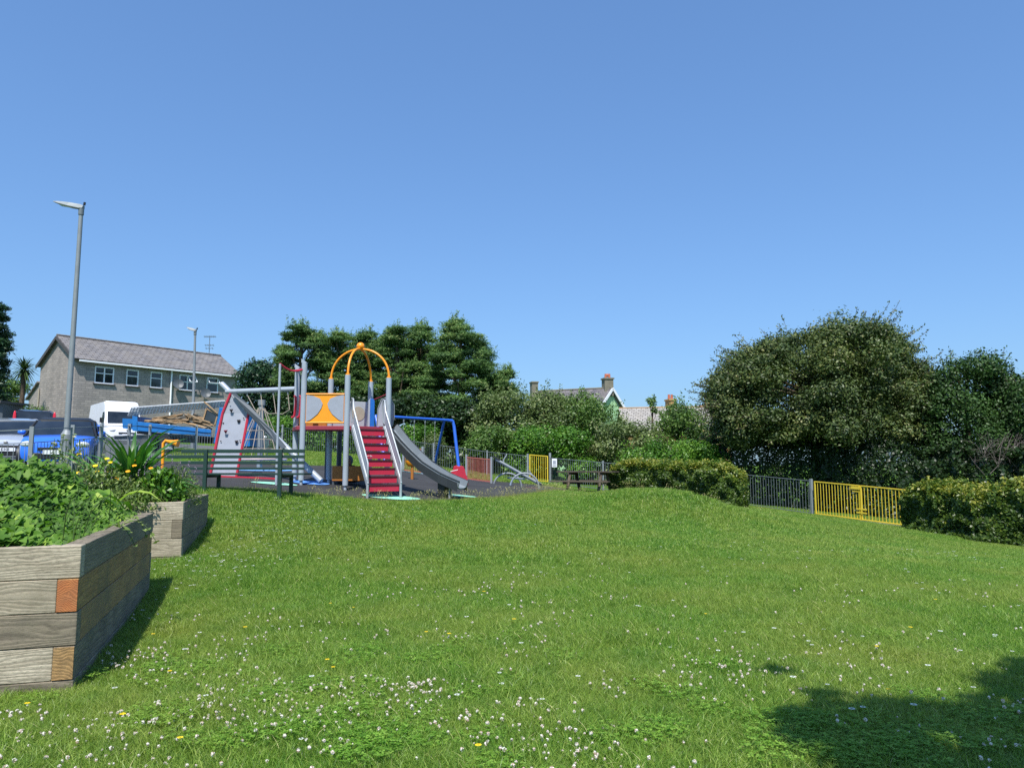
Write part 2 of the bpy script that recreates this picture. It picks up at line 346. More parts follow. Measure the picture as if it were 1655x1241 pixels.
def npmesh(name, verts, faces, mat, parent=None, var=None, smooth=False, local=False):
    "verts (n,3); faces (m,k) all the same size"
    me = bpy.data.meshes.new(name); v = np.asarray(verts, np.float32)
    if parent is not None and not local:
        inv = np.array(rootmat(parent).inverted()); v = (v@inv[:3, :3].T+inv[:3, 3]).astype(np.float32)
    f = np.asarray(faces, np.int32); m, k = f.shape
    me.vertices.add(len(v)); me.vertices.foreach_set("co", v.ravel()); me.loops.add(m*k); me.loops.foreach_set("vertex_index", f.ravel())
    me.polygons.add(m); me.polygons.foreach_set("loop_start", np.arange(0, m*k, k, dtype=np.int32)); me.polygons.foreach_set("loop_total", np.full(m, k, np.int32))
    if smooth: me.polygons.foreach_set("use_smooth", np.ones(m, bool))
    me.update(calc_edges=True)
    if var is not None:
        a = me.attributes.new("var", 'FLOAT', 'FACE'); a.data.foreach_set("value", np.asarray(var, np.float32))
    for q in (mat if isinstance(mat, (list, tuple)) else [mat]): me.materials.append(M[q] if isinstance(q, str) else q)
    o = bpy.data.objects.new(name, me); C.objects.link(o); o.parent = parent
    return o
def unit(a): return a/np.maximum(np.linalg.norm(a, axis=-1, keepdims=True), 1e-9)
def leaf_geo(P, N, L, Wd, rng, T=None, bias=.8):
    "one rhombic leaf per point"
    n = len(P); nn = unit(N*bias+rng.normal(size=(n, 3))*.6)
    t = rng.normal(size=(n, 3)) if T is None else T+rng.normal(size=(n, 3))*.35
    t = unit(t-nn*(t*nn).sum(-1, keepdims=True)); b = np.cross(nn, t)
    L = np.broadcast_to(L, n)[:, None]; Wd = np.broadcast_to(Wd, n)[:, None]
    v = np.stack([P-t*L*.5, P+b*Wd*.5+t*L*.08, P+t*L*.5, P-b*Wd*.5+t*L*.08], 1).reshape(-1, 3)
    return v, np.arange(4*n).reshape(-1, 4)
# ------------------------------------------------------------------ ground
def axis_pts(lo, hi, fine_lo, fine_hi, fine, coarse):
    a = list(np.arange(fine_lo, fine_hi+1e-6, fine)); x = fine_hi; st = fine
    while x < hi: st = min(st*1.35, coarse); x += st; a.append(x)
    x = fine_lo; st = fine; pre = []
    while x > lo: st = min(st*1.35, coarse); x -= st; pre.append(x)
    return np.array(pre[::-1]+a)
def grid_sheet(name, X, Y, dz, mat, kind='structure'):
    n, m = Y.shape; Z = gzv(X, Y)+dz
    v = np.stack([X, Y, Z], -1).reshape(-1, 3); i = np.arange(n*m).reshape(n, m)
    f = np.stack([i[:-1, :-1], i[:-1, 1:], i[1:, 1:], i[1:, :-1]], -1).reshape(-1, 4)
    return tag(npmesh(name, v, f, mat, smooth=True), kind=kind)
gx = axis_pts(-900, 900, -16, 16, .3, 90); gy = axis_pts(-400, 1500, -4, 36, .3, 90)
GX, GY = np.meshgrid(gx, gy)
grid_sheet('ground', GX, GY, 0, 'lawn')
def loft_sheet(name, near, far, dz, mat, n=90, m=50):
    a = np.array([tuple(gp(*q))[:2] for q in near]); b = np.array([tuple(gp(*q))[:2] for q in far])
    def res(p):
        d = np.concatenate([[0], np.cumsum(np.linalg.norm(np.diff(p, axis=0), axis=1))]); s = np.linspace(0, d[-1], n)
        return np.stack([np.interp(s, d, p[:, k]) for k in (0, 1)], -1)
    a, b = res(a), res(b); t = np.linspace(0, 1, m)[:, None, None]; g = a[None]*(1-t)+b[None]*t
    return grid_sheet(name, g[..., 0], g[..., 1], dz, mat), a, b
RUBN = [(225, 15.2), (300, 14.9), (380, 14.95), (450, 15.0), (520, 15.1), (600, 15.3), (680, 15.7), (750, 16.4), (810, 17.6), (850, 19.4), (880, 21.4), (900, 23.8), (945, 27.2)]
RUBF = [(225, 26), (300, 25), (380, 24), (450, 23), (520, 23), (600, 24), (680, 28.5), (750, 31.3), (800, 31.6), (850, 31.4), (890, 30.8), (915, 29.5)]
_, rub_near, rub_far = loft_sheet('playground_surface', RUBN, RUBF, .022, 'rubber', 110, 70)
loft_sheet('car_park_surface', [(-420, 17.9), (-200, 18.2), (0, 19), (100, 20), (200, 25), (300, 31), (410, 33)], [(-420, 46), (-200, 46), (0, 46), (100, 46), (200, 46), (300, 46), (430, 46)], .03, 'asphalt', 60, 60)
def patch(name, px, Y, rx, ry, mat, dz, a=0):
    c = gp(px, Y); t = np.linspace(0, 2*np.pi, 40, endpoint=False); r = np.linspace(0.02, 1, 8)[:, None]
    ex, ey = r*rx*np.cos(t), r*ry*np.sin(t); X = c.x+ex*math.cos(a)-ey*math.sin(a); Yy = c.y+ex*math.sin(a)+ey*math.cos(a)
    X = np.concatenate([X, X[:, :1]], 1); Yy = np.concatenate([Yy, Yy[:, :1]], 1)
    grid_sheet(name, X, Yy, dz, mat)
patch('mint_patch', 632, 15.85, .62, .30, 'wp_mint', .038)
patch('mint_patch', 443, 16.1, .50, .22, 'wp_mint', .038)
patch('mint_patch', 740, 17.0, .42, .22, 'wp_mint', .038)
patch('blue_patch', 500, 17.0, .45, .42, 'wp_bluer', .038)
patch('light_blue_patch', 672, 24.5, .65, .5, 'wp_skyb', .038)
patch('light_blue_patch', 815, 25.2, .55, .35, 'wp_skyb', .038)
patch('red_patch', 778, 24.4, .35, .30, 'wp_redr', .042)
patch('blue_patch', 768, 25.0, .40, .35, 'wp_bluer', .038)
patch('red_patch', 862, 26.4, .30, .3, 'wp_redr', .042)
patch('light_blue_patch', 885, 25.8, .6, .35, 'wp_skyb', .038)
patch('light_blue_patch', 420, 20.6, 1.0, .6, 'wp_skyb', .038)
# ------------------------------------------------------------------ instanced stuff (grass, clover, daisies)
def proto(name, v, f, mat, var):
    me_o = npmesh(name, v, f, mat, var=var); C.objects.unlink(me_o); return me_o
def scatter(name, protos, pts, rot, scl, idx, label=None):
    col = bpy.data.collections.new(name+" kinds")
    for p in protos: col.objects.link(p)
    me = bpy.data.meshes.new(name); me.vertices.add(len(pts)); me.vertices.foreach_set("co", np.asarray(pts, np.float32).ravel())
    for nm, typ, val in (("rz", 'FLOAT', rot), ("sc", 'FLOAT', scl), ("ix", 'INT', idx)):
        a = me.attributes.new(nm, typ, 'POINT'); a.data.foreach_set("value", np.asarray(val, np.float32 if typ == 'FLOAT' else np.int32))
    o = bpy.data.objects.new(name, me); C.objects.link(o)
    g = bpy.data.node_groups.new(name, 'GeometryNodeTree')
    g.interface.new_socket("Geometry", in_out='INPUT', socket_type='NodeSocketGeometry'); g.interface.new_socket("Geometry", in_out='OUTPUT', socket_type='NodeSocketGeometry')
    gi, go = g.nodes.new('NodeGroupInput'), g.nodes.new('NodeGroupOutput'); io = g.nodes.new('GeometryNodeInstanceOnPoints')
    ci = g.nodes.new('GeometryNodeCollectionInfo'); ci.inputs['Collection'].default_value = col; ci.inputs['Separate Children'].default_value = True; ci.inputs['Reset Children'].default_value = True
    def att(nm, t):
        x = g.nodes.new('GeometryNodeInputNamedAttribute'); x.data_type = t; x.inputs['Name'].default_value = nm; return x.outputs['Attribute']
    cb = g.nodes.new('ShaderNodeCombineXYZ'); g.links.new(att("rz", 'FLOAT'), cb.inputs[2])
    cs = g.nodes.new('ShaderNodeCombineXYZ'); s_ = att("sc", 'FLOAT')
    for k in range(3): g.links.new(s_, cs.inputs[k])
    L = g.links.new; L(gi.outputs[0], io.inputs['Points']); L(ci.outputs[0], io.inputs['Instance']); io.inputs['Pick Instance'].default_value = True
    L(att("ix", 'INT'), io.inputs['Instance Index']); L(cb.outputs[0], io.inputs['Rotation']); L(cs.outputs[0], io.inputs['Scale']); L(io.outputs[0], go.inputs[0])
    md = o.modifiers.new("scatter", 'NODES'); md.node_group = g
    return tag(o, label, None, None, 'stuff')
def blades(n, rad, lo, hi, w, rng, lean=.5, seg=3):
    "n curved grass blades in a round patch"
    a = rng.uniform(0, 2*np.pi, n); r = rad*np.sqrt(rng.uniform(0, 1, n)); P = np.stack([r*np.cos(a), r*np.sin(a), np.zeros(n)-.008], -1)
    h = rng.uniform(lo, hi, n); d = rng.uniform(0, 2*np.pi, n); D = np.stack([np.cos(d), np.sin(d), 0*d], -1); ln = rng.uniform(.1, 1, n)*lean*2
    q = rng.uniform(0, 2*np.pi, n); B = np.stack([np.cos(q), np.sin(q), 0*q], -1)*(w*rng.uniform(.6, 1.3, n))[:, None]*.5
    vs = []
    for k in range(seg+1):
        t = k/seg; c = P+D*(h*ln*t*t)[:, None]+np.array([0, 0, 1])*(h*(t-.28*t*t*ln))[:, None]; ww = (1-t)**.7 if k < seg else 0
        if k < seg: vs += [c-B*ww, c+B*ww]
        else: vs += [c-B*.08, c+B*.08]
    v = np.stack(vs, 1).reshape(-1, 3); m = 2*(seg+1); base = np.arange(n)[:, None]*m; f = []
    for k in range(seg): f.append(base+np.array([2*k, 2*k+1, 2*k+3, 2*k+2]))
    vr = rng.beta(1.3, 1.3, n)*.9+(rng.uniform(0, 1, n) < .05)*.3
    return v, np.stack(f, 1).reshape(-1, 4), np.repeat(vr, seg)
rg = np.random.default_rng(7)
near_p = [proto('blade_patch', *(lambda b: (b[0], b[1], 'l_grass', b[2]))(blades(150, .13, .030, .075, .0042, rg, .75))) for _ in range(4)]
near_p += [proto('clover_patch_a', *(lambda b: (b[0], b[1], 'l_grass', b[2]))(blades(90, .13, .04, .10, .004, rg, .55)))]
def clover_leaves(n, rad, rng):
    a = rng.uniform(0, 2*np.pi, n); r = rad*np.sqrt(rng.uniform(0, 1, n)); z = rng.uniform(.03, .06, n)
    vs, var = [], []
    for k in range(n):
        c = np.array([r[k]*math.cos(a[k]), r[k]*math.sin(a[k]), z[k]]); q0 = rng.uniform(0, 6.28); vv = rng.uniform(0, 1)
        for j in range(3):
            q = q0+j*2.094; d = np.array([math.cos(q), math.sin(q), rng.uniform(-.2, .3)]); b = np.array([-d[1], d[0], 0]); s = .011
            vs += [c, c+d*s*.8+b*s*.55, c+d*s*1.35, c+d*s*.8-b*s*.55]; var.append(vv)
    return np.array(vs), np.arange(len(vs)).reshape(-1, 4), var
cv = [proto('clover_leaf_patch', *(lambda b: (b[0], b[1], 'l_clover', b[2]))(clover_leaves(70, .13, rg))) for _ in range(2)]
far_p = [proto('blade_patch_far', *(lambda b: (b[0], b[1], 'l_grass', b[2]))(blades(150, .30, .035, .085, .010, rg, .7, 2))) for _ in range(3)]
seed_p = []
for _ in range(3):
    b = blades(26, .16, .12, .34, .005, rg, .25, 3); n = 16
    a = rg.uniform(0, 6.28, n); r = .15*np.sqrt(rg.uniform(0, 1, n)); P = np.stack([r*np.cos(a), r*np.sin(a), rg.uniform(.22, .36, n)], -1)
    v2, f2 = leaf_geo(P, rg.normal(size=(n, 3)), .07, .012, rg, T=np.tile([0, 0, 3.], (n, 1)))
    seed_p.append(proto('seed_patch', np.concatenate([b[0], v2]), np.concatenate([b[1], f2+len(b[0])]), 'l_seed', np.concatenate([b[2]*.6, np.full(n, .8)])))
def vnoise(x, y, s, seed):
    r = np.random.default_rng(seed); g = r.uniform(0, 1, (64, 64)); u, v = np.asarray(x)/s % 63, np.asarray(y)/s % 63
    i, j = np.floor(u).astype(int), np.floor(v).astype(int); a, b = u-i, v-j; a = a*a*(3-2*a); b = b*b*(3-2*b)
    return (g[i, j]*(1-a)+g[(i+1) % 64, j]*a)*(1-b)+(g[i, (j+1) % 64]*(1-a)+g[(i+1) % 64, (j+1) % 64]*a)*b
near_y_at = lambda x: np.interp(x, rub_near[:, 0], rub_near[:, 1])
def on_rubber(x, y):
    k = len(rub_near); nx, fx = rub_near, rub_far[::-1]; poly = np.concatenate([nx, fx]); ins = np.zeros(len(x), bool); j = len(poly)-1
    for i in range(len(poly)):
        xi, yi, xj, yj = *poly[i], *poly[j]
        if yi != yj: c = ((yi > y) != (yj > y)) & (x < (xj-xi)*(y-yi)/(yj-yi)+xi); ins ^= c
        j = i
    return ins
def wedge(n, y0, y1, rng, margin=1.0, dens=lambda y: 1.0):
    y = rng.uniform(y0, y1, n); k = rng.uniform(0, 1, n) < (y/y1)*1.0; y = y[k]
    x = rng.uniform(-1, 1, len(y))*(y*.70+margin); return x, y
BEDS = [((-2.86, 5.02), (-.947, -.32), 1.35, 3.55), ((-4.33, 9.9), (-.96, -.27), 2.6, 2.75)]   # right front corner, leftward direction, width, depth
def in_bed(x, y, m=0.0):
    r = np.zeros(len(x), bool)
    for (ox, oy), (ax, ay), w, d in BEDS:
        bx, by = ay, -ax
        u = (x-ox)*ax+(y-oy)*ay; v = (x-ox)*bx+(y-oy)*by; r |= (u > m) & (u < w-m) & (v > m) & (v < d-m)
    return r
# near patches
x, y = wedge(27000, 2.9, 11, rg); k = ~in_bed(x, y, .03); x, y = x[k], y[k]; n = len(x)
cl = (vnoise(x, y, 1.1, 3)*.6+vnoise(x, y, .45, 4)*.4 > .50+.25*rg.uniform(0, 1, len(x))-.1*(x < 0)) & (rg.uniform(0, 1, n) < np.interp(y, [3.5, 6.5], [.18, .0]))
ix = rg.integers(0, 5, n); h = .75+.65*vnoise(x, y, .9, 9)+.25*vnoise(x, y, .25, 11)
scatter('grass_near', near_p, np.stack([x, y, gzv(x, y)], -1), rg.uniform(0, 6.28, n), h*rg.uniform(.8, 1.15, n), ix, 'short green lawn grass in the foreground')
scatter('clover_leaves', cv, np.stack([x, y, gzv(x, y)], -1)[cl], rg.uniform(0, 6.28, cl.sum()), rg.uniform(.8, 1.3, cl.sum()), rg.integers(0, 2, cl.sum()), 'clover leaves growing through the near lawn')
# farther lawn
x, y = wedge(64000, 10, 29, rg, 1.5); k = ~on_rubber(x, y) & ~in_bed(x, y, .05) & ~((x < -6.5-.06*y) & (y > 17)); x, y = x[k], y[k]; n = len(x)
scatter('grass_far', far_p, np.stack([x, y, gzv(x, y)], -1), rg.uniform(0, 6.28, n), (.7+.6*vnoise(x, y, 1.3, 12))*rg.uniform(.8, 1.1, n)*(1+.35*np.exp(-((x-3.1)/2)**2-((y-17.8)/1.5)**2)), rg.integers(0, 3, n), 'mown lawn running up to the hedges and mound')
# bank behind the playground on the left
x = rg.uniform(-16, 2, 9000); y = rg.uniform(22, 36, 9000); k = ~on_rubber(x, y) & (y > 24+np.clip((-x-9)*1.6, 0, 20)*.9); x, y = x[k], y[k]; n = len(x)
scatter('grass_bank', far_p, np.stack([x, y, gzv(x, y)], -1), rg.uniform(0, 6.28, n), rg.uniform(1.0, 2.0, n), rg.integers(0, 3, n), 'rough grass bank between the playground and back fence')
# long seeding fringe
t = rg.uniform(0, 1, 900); i = (t*(len(rub_near)-1)).astype(int); px_, py_ = rub_near[i, 0], rub_near[i, 1]
x = px_+rg.normal(0, .08, 900); y = py_-np.abs(rg.normal(0, .16, 900))-.05; k = (~on_rubber(x, y)) & (rg.uniform(0, 1, 900) < np.where(px_ > -4.2, .26, .05)); x, y = x[k], y[k]
xm = 3.4+rg.normal(0, 1.3, 24); ym = 18.2+rg.normal(0, .6, 24); x = np.concatenate([x, xm]); y = np.concatenate([y, ym]); n = len(x)
scatter('seeding_grass', seed_p, np.stack([x, y, gzv(x, y)], -1), rg.uniform(0, 6.28, n), rg.uniform(.35, .8, n), rg.integers(0, 3, n), 'long dry seeding grass along the rubber edge')
# flower heads
def flower(kind, rng):
    vs, fs, var = [], [], []
    if kind == 'clover': n, r, hh, L, Wd = 26, .009, .075, .011, .005
    elif kind == 'daisy': n, r, hh, L, Wd = 14, .011, .06, .012, .005
    else: n, r, hh, L, Wd = 7, .009, .08, .014, .012
    if kind == 'clover':
        N = unit(rng.normal(size=(n, 3))+[0, 0, .5]); P = N*r+[0, 0, hh]; v, f = leaf_geo(P, N, L, Wd*1.6, rng, bias=2)
    else:
        q = np.linspace(0, 6.28, n, endpoint=False); N = np.tile([0, 0, 1.], (n, 1)); D = np.stack([np.cos(q), np.sin(q), .15+0*q], -1); P = D*r+[0, 0, hh]
        v, f = leaf_geo(P, N*3, L, Wd, rng, T=D*6, bias=3)
    return v, f, rng.uniform(0, 1, n)
fl_p = [proto('clover_head', *(lambda b: (b[0], b[1], 'fl_white', b[2]))(flower('clover', rg))) for _ in range(4)]
da_p = [proto('daisy_head', *(lambda b: (b[0], b[1], 'fl_daisy', b[2]))(flower('daisy', rg))) for _ in range(3)]
bu_p = [proto('buttercup_head', *(lambda b: (b[0], b[1], 'fl_yellow', b[2]))(flower('b', rg))) for _ in range(2)]
x, y = wedge(38000, 3.0, 10, rg); k = ~in_bed(x, y, -.03); x, y = x[k], y[k]
dens = np.clip((vnoise(x, y, .8, 21)*.5+vnoise(x, y, .3, 22)*.5-.36)*2.9, 0, 1.1)**1.5*np.interp(y, [3, 5.2, 6.5, 9.5], [1, .8, .25, .05])*np.interp(x/y, [-.6, .0, .3, .7], [1, .9, .45, .4])
k = rg.uniform(0, 1, len(x)) < dens*.85; x, y = x[k], y[k]; n = len(x)
scatter('clover_flowers', fl_p, np.stack([x, y, gzv(x, y)], -1), rg.uniform(0, 6.28, n), rg.uniform(.45, 1.05, n), rg.integers(0, 4, n), 'white and faintly pink clover heads dotted over the near lawn')
x, y = wedge(9000, 4.0, 24, rg); k = ~in_bed(x, y, -.05) & ~on_rubber(x, y); x, y = x[k], y[k]
w_ = vnoise(x, y, 1.2, 31) > .62; k = rg.uniform(0, 1, len(x)) < np.where(w_, .45, .10)*np.interp(x, [-3, 2, 5], [.5, .6, 1.]); x, y = x[k], y[k]
# daisies gathered by the second bed and along the left verge
a = rg.normal(size=(110, 2))*[.35, 1.0]+[-3.75, 10.2]; b = rg.normal(size=(240, 2))*[1.1, .9]+[-4.1, 13.2]; x = np.concatenate([x, a[:, 0], b[:, 0]]); y = np.concatenate([y, a[:, 1], b[:, 1]]); k = ~in_bed(x, y, -.05) & (y < 14.8); x, y = x[k], y[k]; n = len(x)
scatter('daisies', da_p, np.stack([x, y, gzv(x, y)], -1), rg.uniform(0, 6.28, n), rg.uniform(.8, 1.3, n), rg.integers(0, 3, n), 'small white daisies scattered over the lawn')
x, y = wedge(50, 3.0, 8, rg); k = ~in_bed(x, y, -.05); x, y = x[k], y[k]; n = len(x)
scatter('buttercups', bu_p, np.stack([x, y, gzv(x, y)], -1), rg.uniform(0, 6.28, n), rg.uniform(.9, 1.3, n), rg.integers(0, 2, n), 'a few yellow buttercups in the lawn')
# ------------------------------------------------------------------ raised beds
def raised_bed(label, o, ax, w, d, base, top, hgt, cols, part_h):
    "o = right front corner; ax leftward unit; sleepers stacked, ends alternating"
    ang = math.atan2(-ax[1], -ax[0])      # local +x points to the right, origin at the front right corner
    t = thing('raised_bed', label, 'raised bed', (o[0], o[1], 0), ang)
    th = .125; z = top; k = 0
    while z > base-.02:
        h = min(hgt, z-base+.03) if z-base > .02 else 0
        if h < .015: break
        zc = z-h/2; fl = k % 2 == 0; c = cols[min(k, len(cols)-1)]; h_ = h-.004
        fx0, fx1 = (-w, 0) if fl else (-w+th, -th-.003)
        f = MB().box(((fx0+fx1)/2, th/2+(0 if k % 3 else .004), zc), (fx1-fx0, th, h_)).build('sleeper', 'sleeper'+c[0]+'_x', t, bevel=.006, local=True)
        sy0, sy1 = (th+.003, d-th-.003) if fl else (0, d)
        MB().box((-th/2-(.003 if k % 2 else 0), (sy0+sy1)/2, zc), (th, sy1-sy0, h_)).build('sleeper', 'sleeper'+c[1]+'_y', t, bevel=.006, local=True)
        MB().box((-w+th/2, (sy0+sy1)/2, zc), (th, sy1-sy0, h_)).build('sleeper', 'sleeperd_y', t, bevel=.006, local=True)
        MB().box(((fx0+fx1)/2, d-th/2, zc), (fx1-fx0, th, h_)).build('sleeper', 'sleeperd_x', t, bevel=.006, local=True)
        if not fl and c[2]: MB().box((-th/2-.003, -.002, zc), (th-.006, .006, h_-.008)).build('end_grain', c[2], t, local=True)
        z -= h; k += 1
    X, Y_ = np.meshgrid(np.linspace(-w+th+.002, -th-.002, 24), np.linspace(th+.002, d-th-.002, 30)); Z = top-.10+.05*vnoise(X+30, Y_+30, .2, 5)
    i = np.arange(X.size).reshape(X.shape); f = np.stack([i[:-1, :-1], i[:-1, 1:], i[1:, 1:], i[1:, :-1]], -1).reshape(-1, 4)
    npmesh('soil', np.stack([X, Y_, Z], -1).reshape(-1, 3), f, 'soil', t, smooth=True, local=True)
    return t
(o1, a1, w1, d1), (o2, a2, w2, d2) = BEDS
bed1 = raised_bed('nearest raised bed of weathered grey and brown timber sleepers, orange end grain at its corner', o1, a1, w1, d1, 0.0, .915, .215,
                  [('', 'd', None), ('', 'b', 'endorange'), ('d', 'b', None), ('', 'd', 'endrot'), ('d', 'd', None)], 0)
bed2 = raised_bed('second raised bed of grey timber sleepers, behind the nearest bed and holding strap leaved plants', o2, a2, w2, d2, .16, .955, .235,
                  [('', 'd', None), ('', 'd', 'sleeperd_x'), ('', 'd', 'endrot'), ('d', 'd', None)], 0)
def bedpt(b, u, v):
    (ox, oy), (ax, ay), w, d = BEDS[b]; return np.stack([ox+ax*u+ay*v, oy+ay*u-ax*v], -1)
rb = np.random.default_rng(11)
def heart_leaves(P, N, T, s, rng):
    "pointed heart leaves, six corners, folded along the midrib"
    n = len(P); nn = unit(N); t = unit(T-nn*(T*nn).sum(-1, keepdims=True)); b = np.cross(nn, t); s = s[:, None]
    o = [(-.08, 0, 0), (-.32, .30, .05), (-.12, .50, .10), (.28, .34, .05), (.78, 0, -.12), (.28, -.34, .05), (-.12, -.50, .10), (-.32, -.30, .05)]
    v = np.stack([P+t*s*q[0]+b*s*q[1]+nn*s*q[2] for q in o], 1).reshape(-1, 3); i = np.arange(n)[:, None]*8
    f = np.stack([i+np.array(q) for q in ((0, 4, 3, 2), (0, 2, 1, 1), (0, 6, 5, 4), (0, 7, 6, 6))], 1)
    tri = np.stack([i+np.array(q) for q in ((0, 4, 3), (0, 3, 2), (0, 2, 1), (0, 5, 4), (0, 6, 5), (0, 7, 6))], 1).reshape(-1, 3)
    return v, tri
# heart leaved mass of bed one
def mound_h(u, v, w, d): return np.clip(1-((u-w*.5)/(w*.62))**2, 0, 1)**.6*np.clip(1-((v-d*.5)/(d*.60))**4, 0, 1)
n = 7600; u = rb.uniform(.12, 1.33, n); v = rb.uniform(.06, 3.4, n)
hh = mound_h(u, v, 1.35, 3.55)*(.26+.22*vnoise(u+5, v+5, .35, 41)+.13*vnoise(u+5, v+5, .14, 42))*np.interp(v, [0, .5, 1.6, 3.5], [.55, .8, 1.15, .8])*np.interp(u, [.1, .38, .8], [.12, .75, 1.15])
dep = rb.uniform(0, 1, n)**1.6; z = .86+hh*(1-dep*.7); xy = bedpt(0, u, v); P = np.column_stack([xy, z])
N = np.column_stack([rb.normal(0, .45, n)+.1, rb.normal(-.45, .4, n), np.full(n, .8)]); T = np.column_stack([rb.normal(0, .7, n), rb.normal(-.5, .6, n), rb.normal(-.5, .35, n)])
vv, ff = heart_leaves(P, N, T, rb.uniform(.042, .088, n)*np.interp(v, [0, .8, 3], [1.15, 1, .9]), rb)
cr = thing('climbing_bindweed', 'dense heart leaved green bindweed filling the nearest raised bed', 'plant', (o1[0]-1, o1[1]+1.5, .86))
npmesh('foliage', vv, ff, 'l_bind', cr, np.repeat(np.clip(rb.normal(.42, .2, n)+(.35*(vnoise(xy[:, 0]+20, xy[:, 1], .4, 6)-.5)), 0, 1), 6))
m = MB()
for k in range(150):
    a = bedpt(0, rb.uniform(.1, 1.2), rb.uniform(.15, 3.2)); q = rb.uniform(0, 6.28); L = rb.uniform(.1, .3)
    p0 = Vector((a[0], a[1], .84)); m.tube([p0, p0+Vector((math.cos(q)*L*.4, math.sin(q)*L*.4, L)), p0+Vector((math.cos(q)*L, math.sin(q)*L, L*1.5))], .003, 4)
m.build('stem', 'l_herb', cr)
# runners spilling over the rim
m = MB(); PP, NN, TT = [], [], []
for (u0, v0, du, dv) in ((.0, 1.6, -.28, -.1), (.05, 2.0, -.16, .2), (.9, .05, -.1, -.12), (1.15, .05, .05, -.1), (.05, 1.1, -.2, .15)):
    for k in range(9):
        s = k/8; xy_ = bedpt(0, u0+du*s, v0+dv*s); z_ = .93+.06*math.sin(s*3)-.16*s*s
        PP.append((xy_[0], xy_[1], z_)); NN.append(rb.normal(size=3)*.4+[0, -.3, .8]); TT.append(rb.normal(size=3))
    MB().tube([Vector(PP[-9+j]) for j in range(9)], .003, 4).build('runner', 'l_herb', cr)
vv, ff = heart_leaves(np.array(PP), np.array(NN), np.array(TT), rb.uniform(.03, .06, len(PP)), rb); npmesh('runner_leaves', vv, ff, 'l_herb', cr, np.repeat(rb.uniform(.3, 1, len(PP)), 6))
def broadleaf(label, x, y, z, n, L, Wd, mat, tilt, seed, group=None, name='broad_leaved_plant', bend=.9):
    "rosette of long arching leaves"
    r = np.random.default_rng(seed); t = thing(name, label, 'plant', (x, y, z), 0, group); vs, fs, var = [], [], []
    for k in range(n):
        q = r.uniform(0, 6.28); l = L*r.uniform(.6, 1.1); w = Wd*r.uniform(.7, 1.2); ti = r.uniform(*tilt); D = np.array([math.cos(q), math.sin(q), 0]); B = np.array([-D[1], D[0], 0]); seg = 6; b0 = len(vs); tw = r.normal(0, .25)
        for j in range(seg+1):
            s = j/seg; a = ti-s*s*bend; c = D*l*s*math.cos(a)+np.array([0, 0, 1])*l*s*math.sin(a)*.98; ww = w*math.sin(math.pi*min(1, .12+s*.88))**.8*(1 if s < 1 else .05)
            bb = B*math.cos(tw)+np.array([0, 0, 1])*math.sin(tw); up = np.array([0, 0, .25*ww])
            vs += [c-bb*ww*.5+up, c, c+bb*ww*.5+up]
        for j in range(seg): i = b0+3*j; fs += [(i, i+1, i+4, i+3), (i+1, i+2, i+5, i+4)]; var += [0, 0]
        vv_ = r.uniform(.1, .95); var[-2*seg:] = [vv_]*(2*seg)
    npmesh('foliage', np.array(vs)+[x, y, z], fs, mat, t, var, smooth=True)
    return t
def bl(b, u, v, z, *a, **k): p = bedpt(b, u, v); return broadleaf(a[0], p[0], p[1], z, *a[1:], **k)
bl(0, .55, 2.5, .95, 'tall broad leaf plant in the middle of the nearest bed', 16, .55, .12, 'l_bind', (.5, 1.3), 3)
bl(0, .85, 1.7, 1.0, 'broad leaf plant rising near the left edge of the photo', 18, .5, .13, 'l_bind', (.4, 1.3), 4)
bl(0, .35, 3.1, .92, 'broad leaf plant at the far end of the nearest bed', 14, .5, .10, 'l_bind', (.4, 1.3), 5)
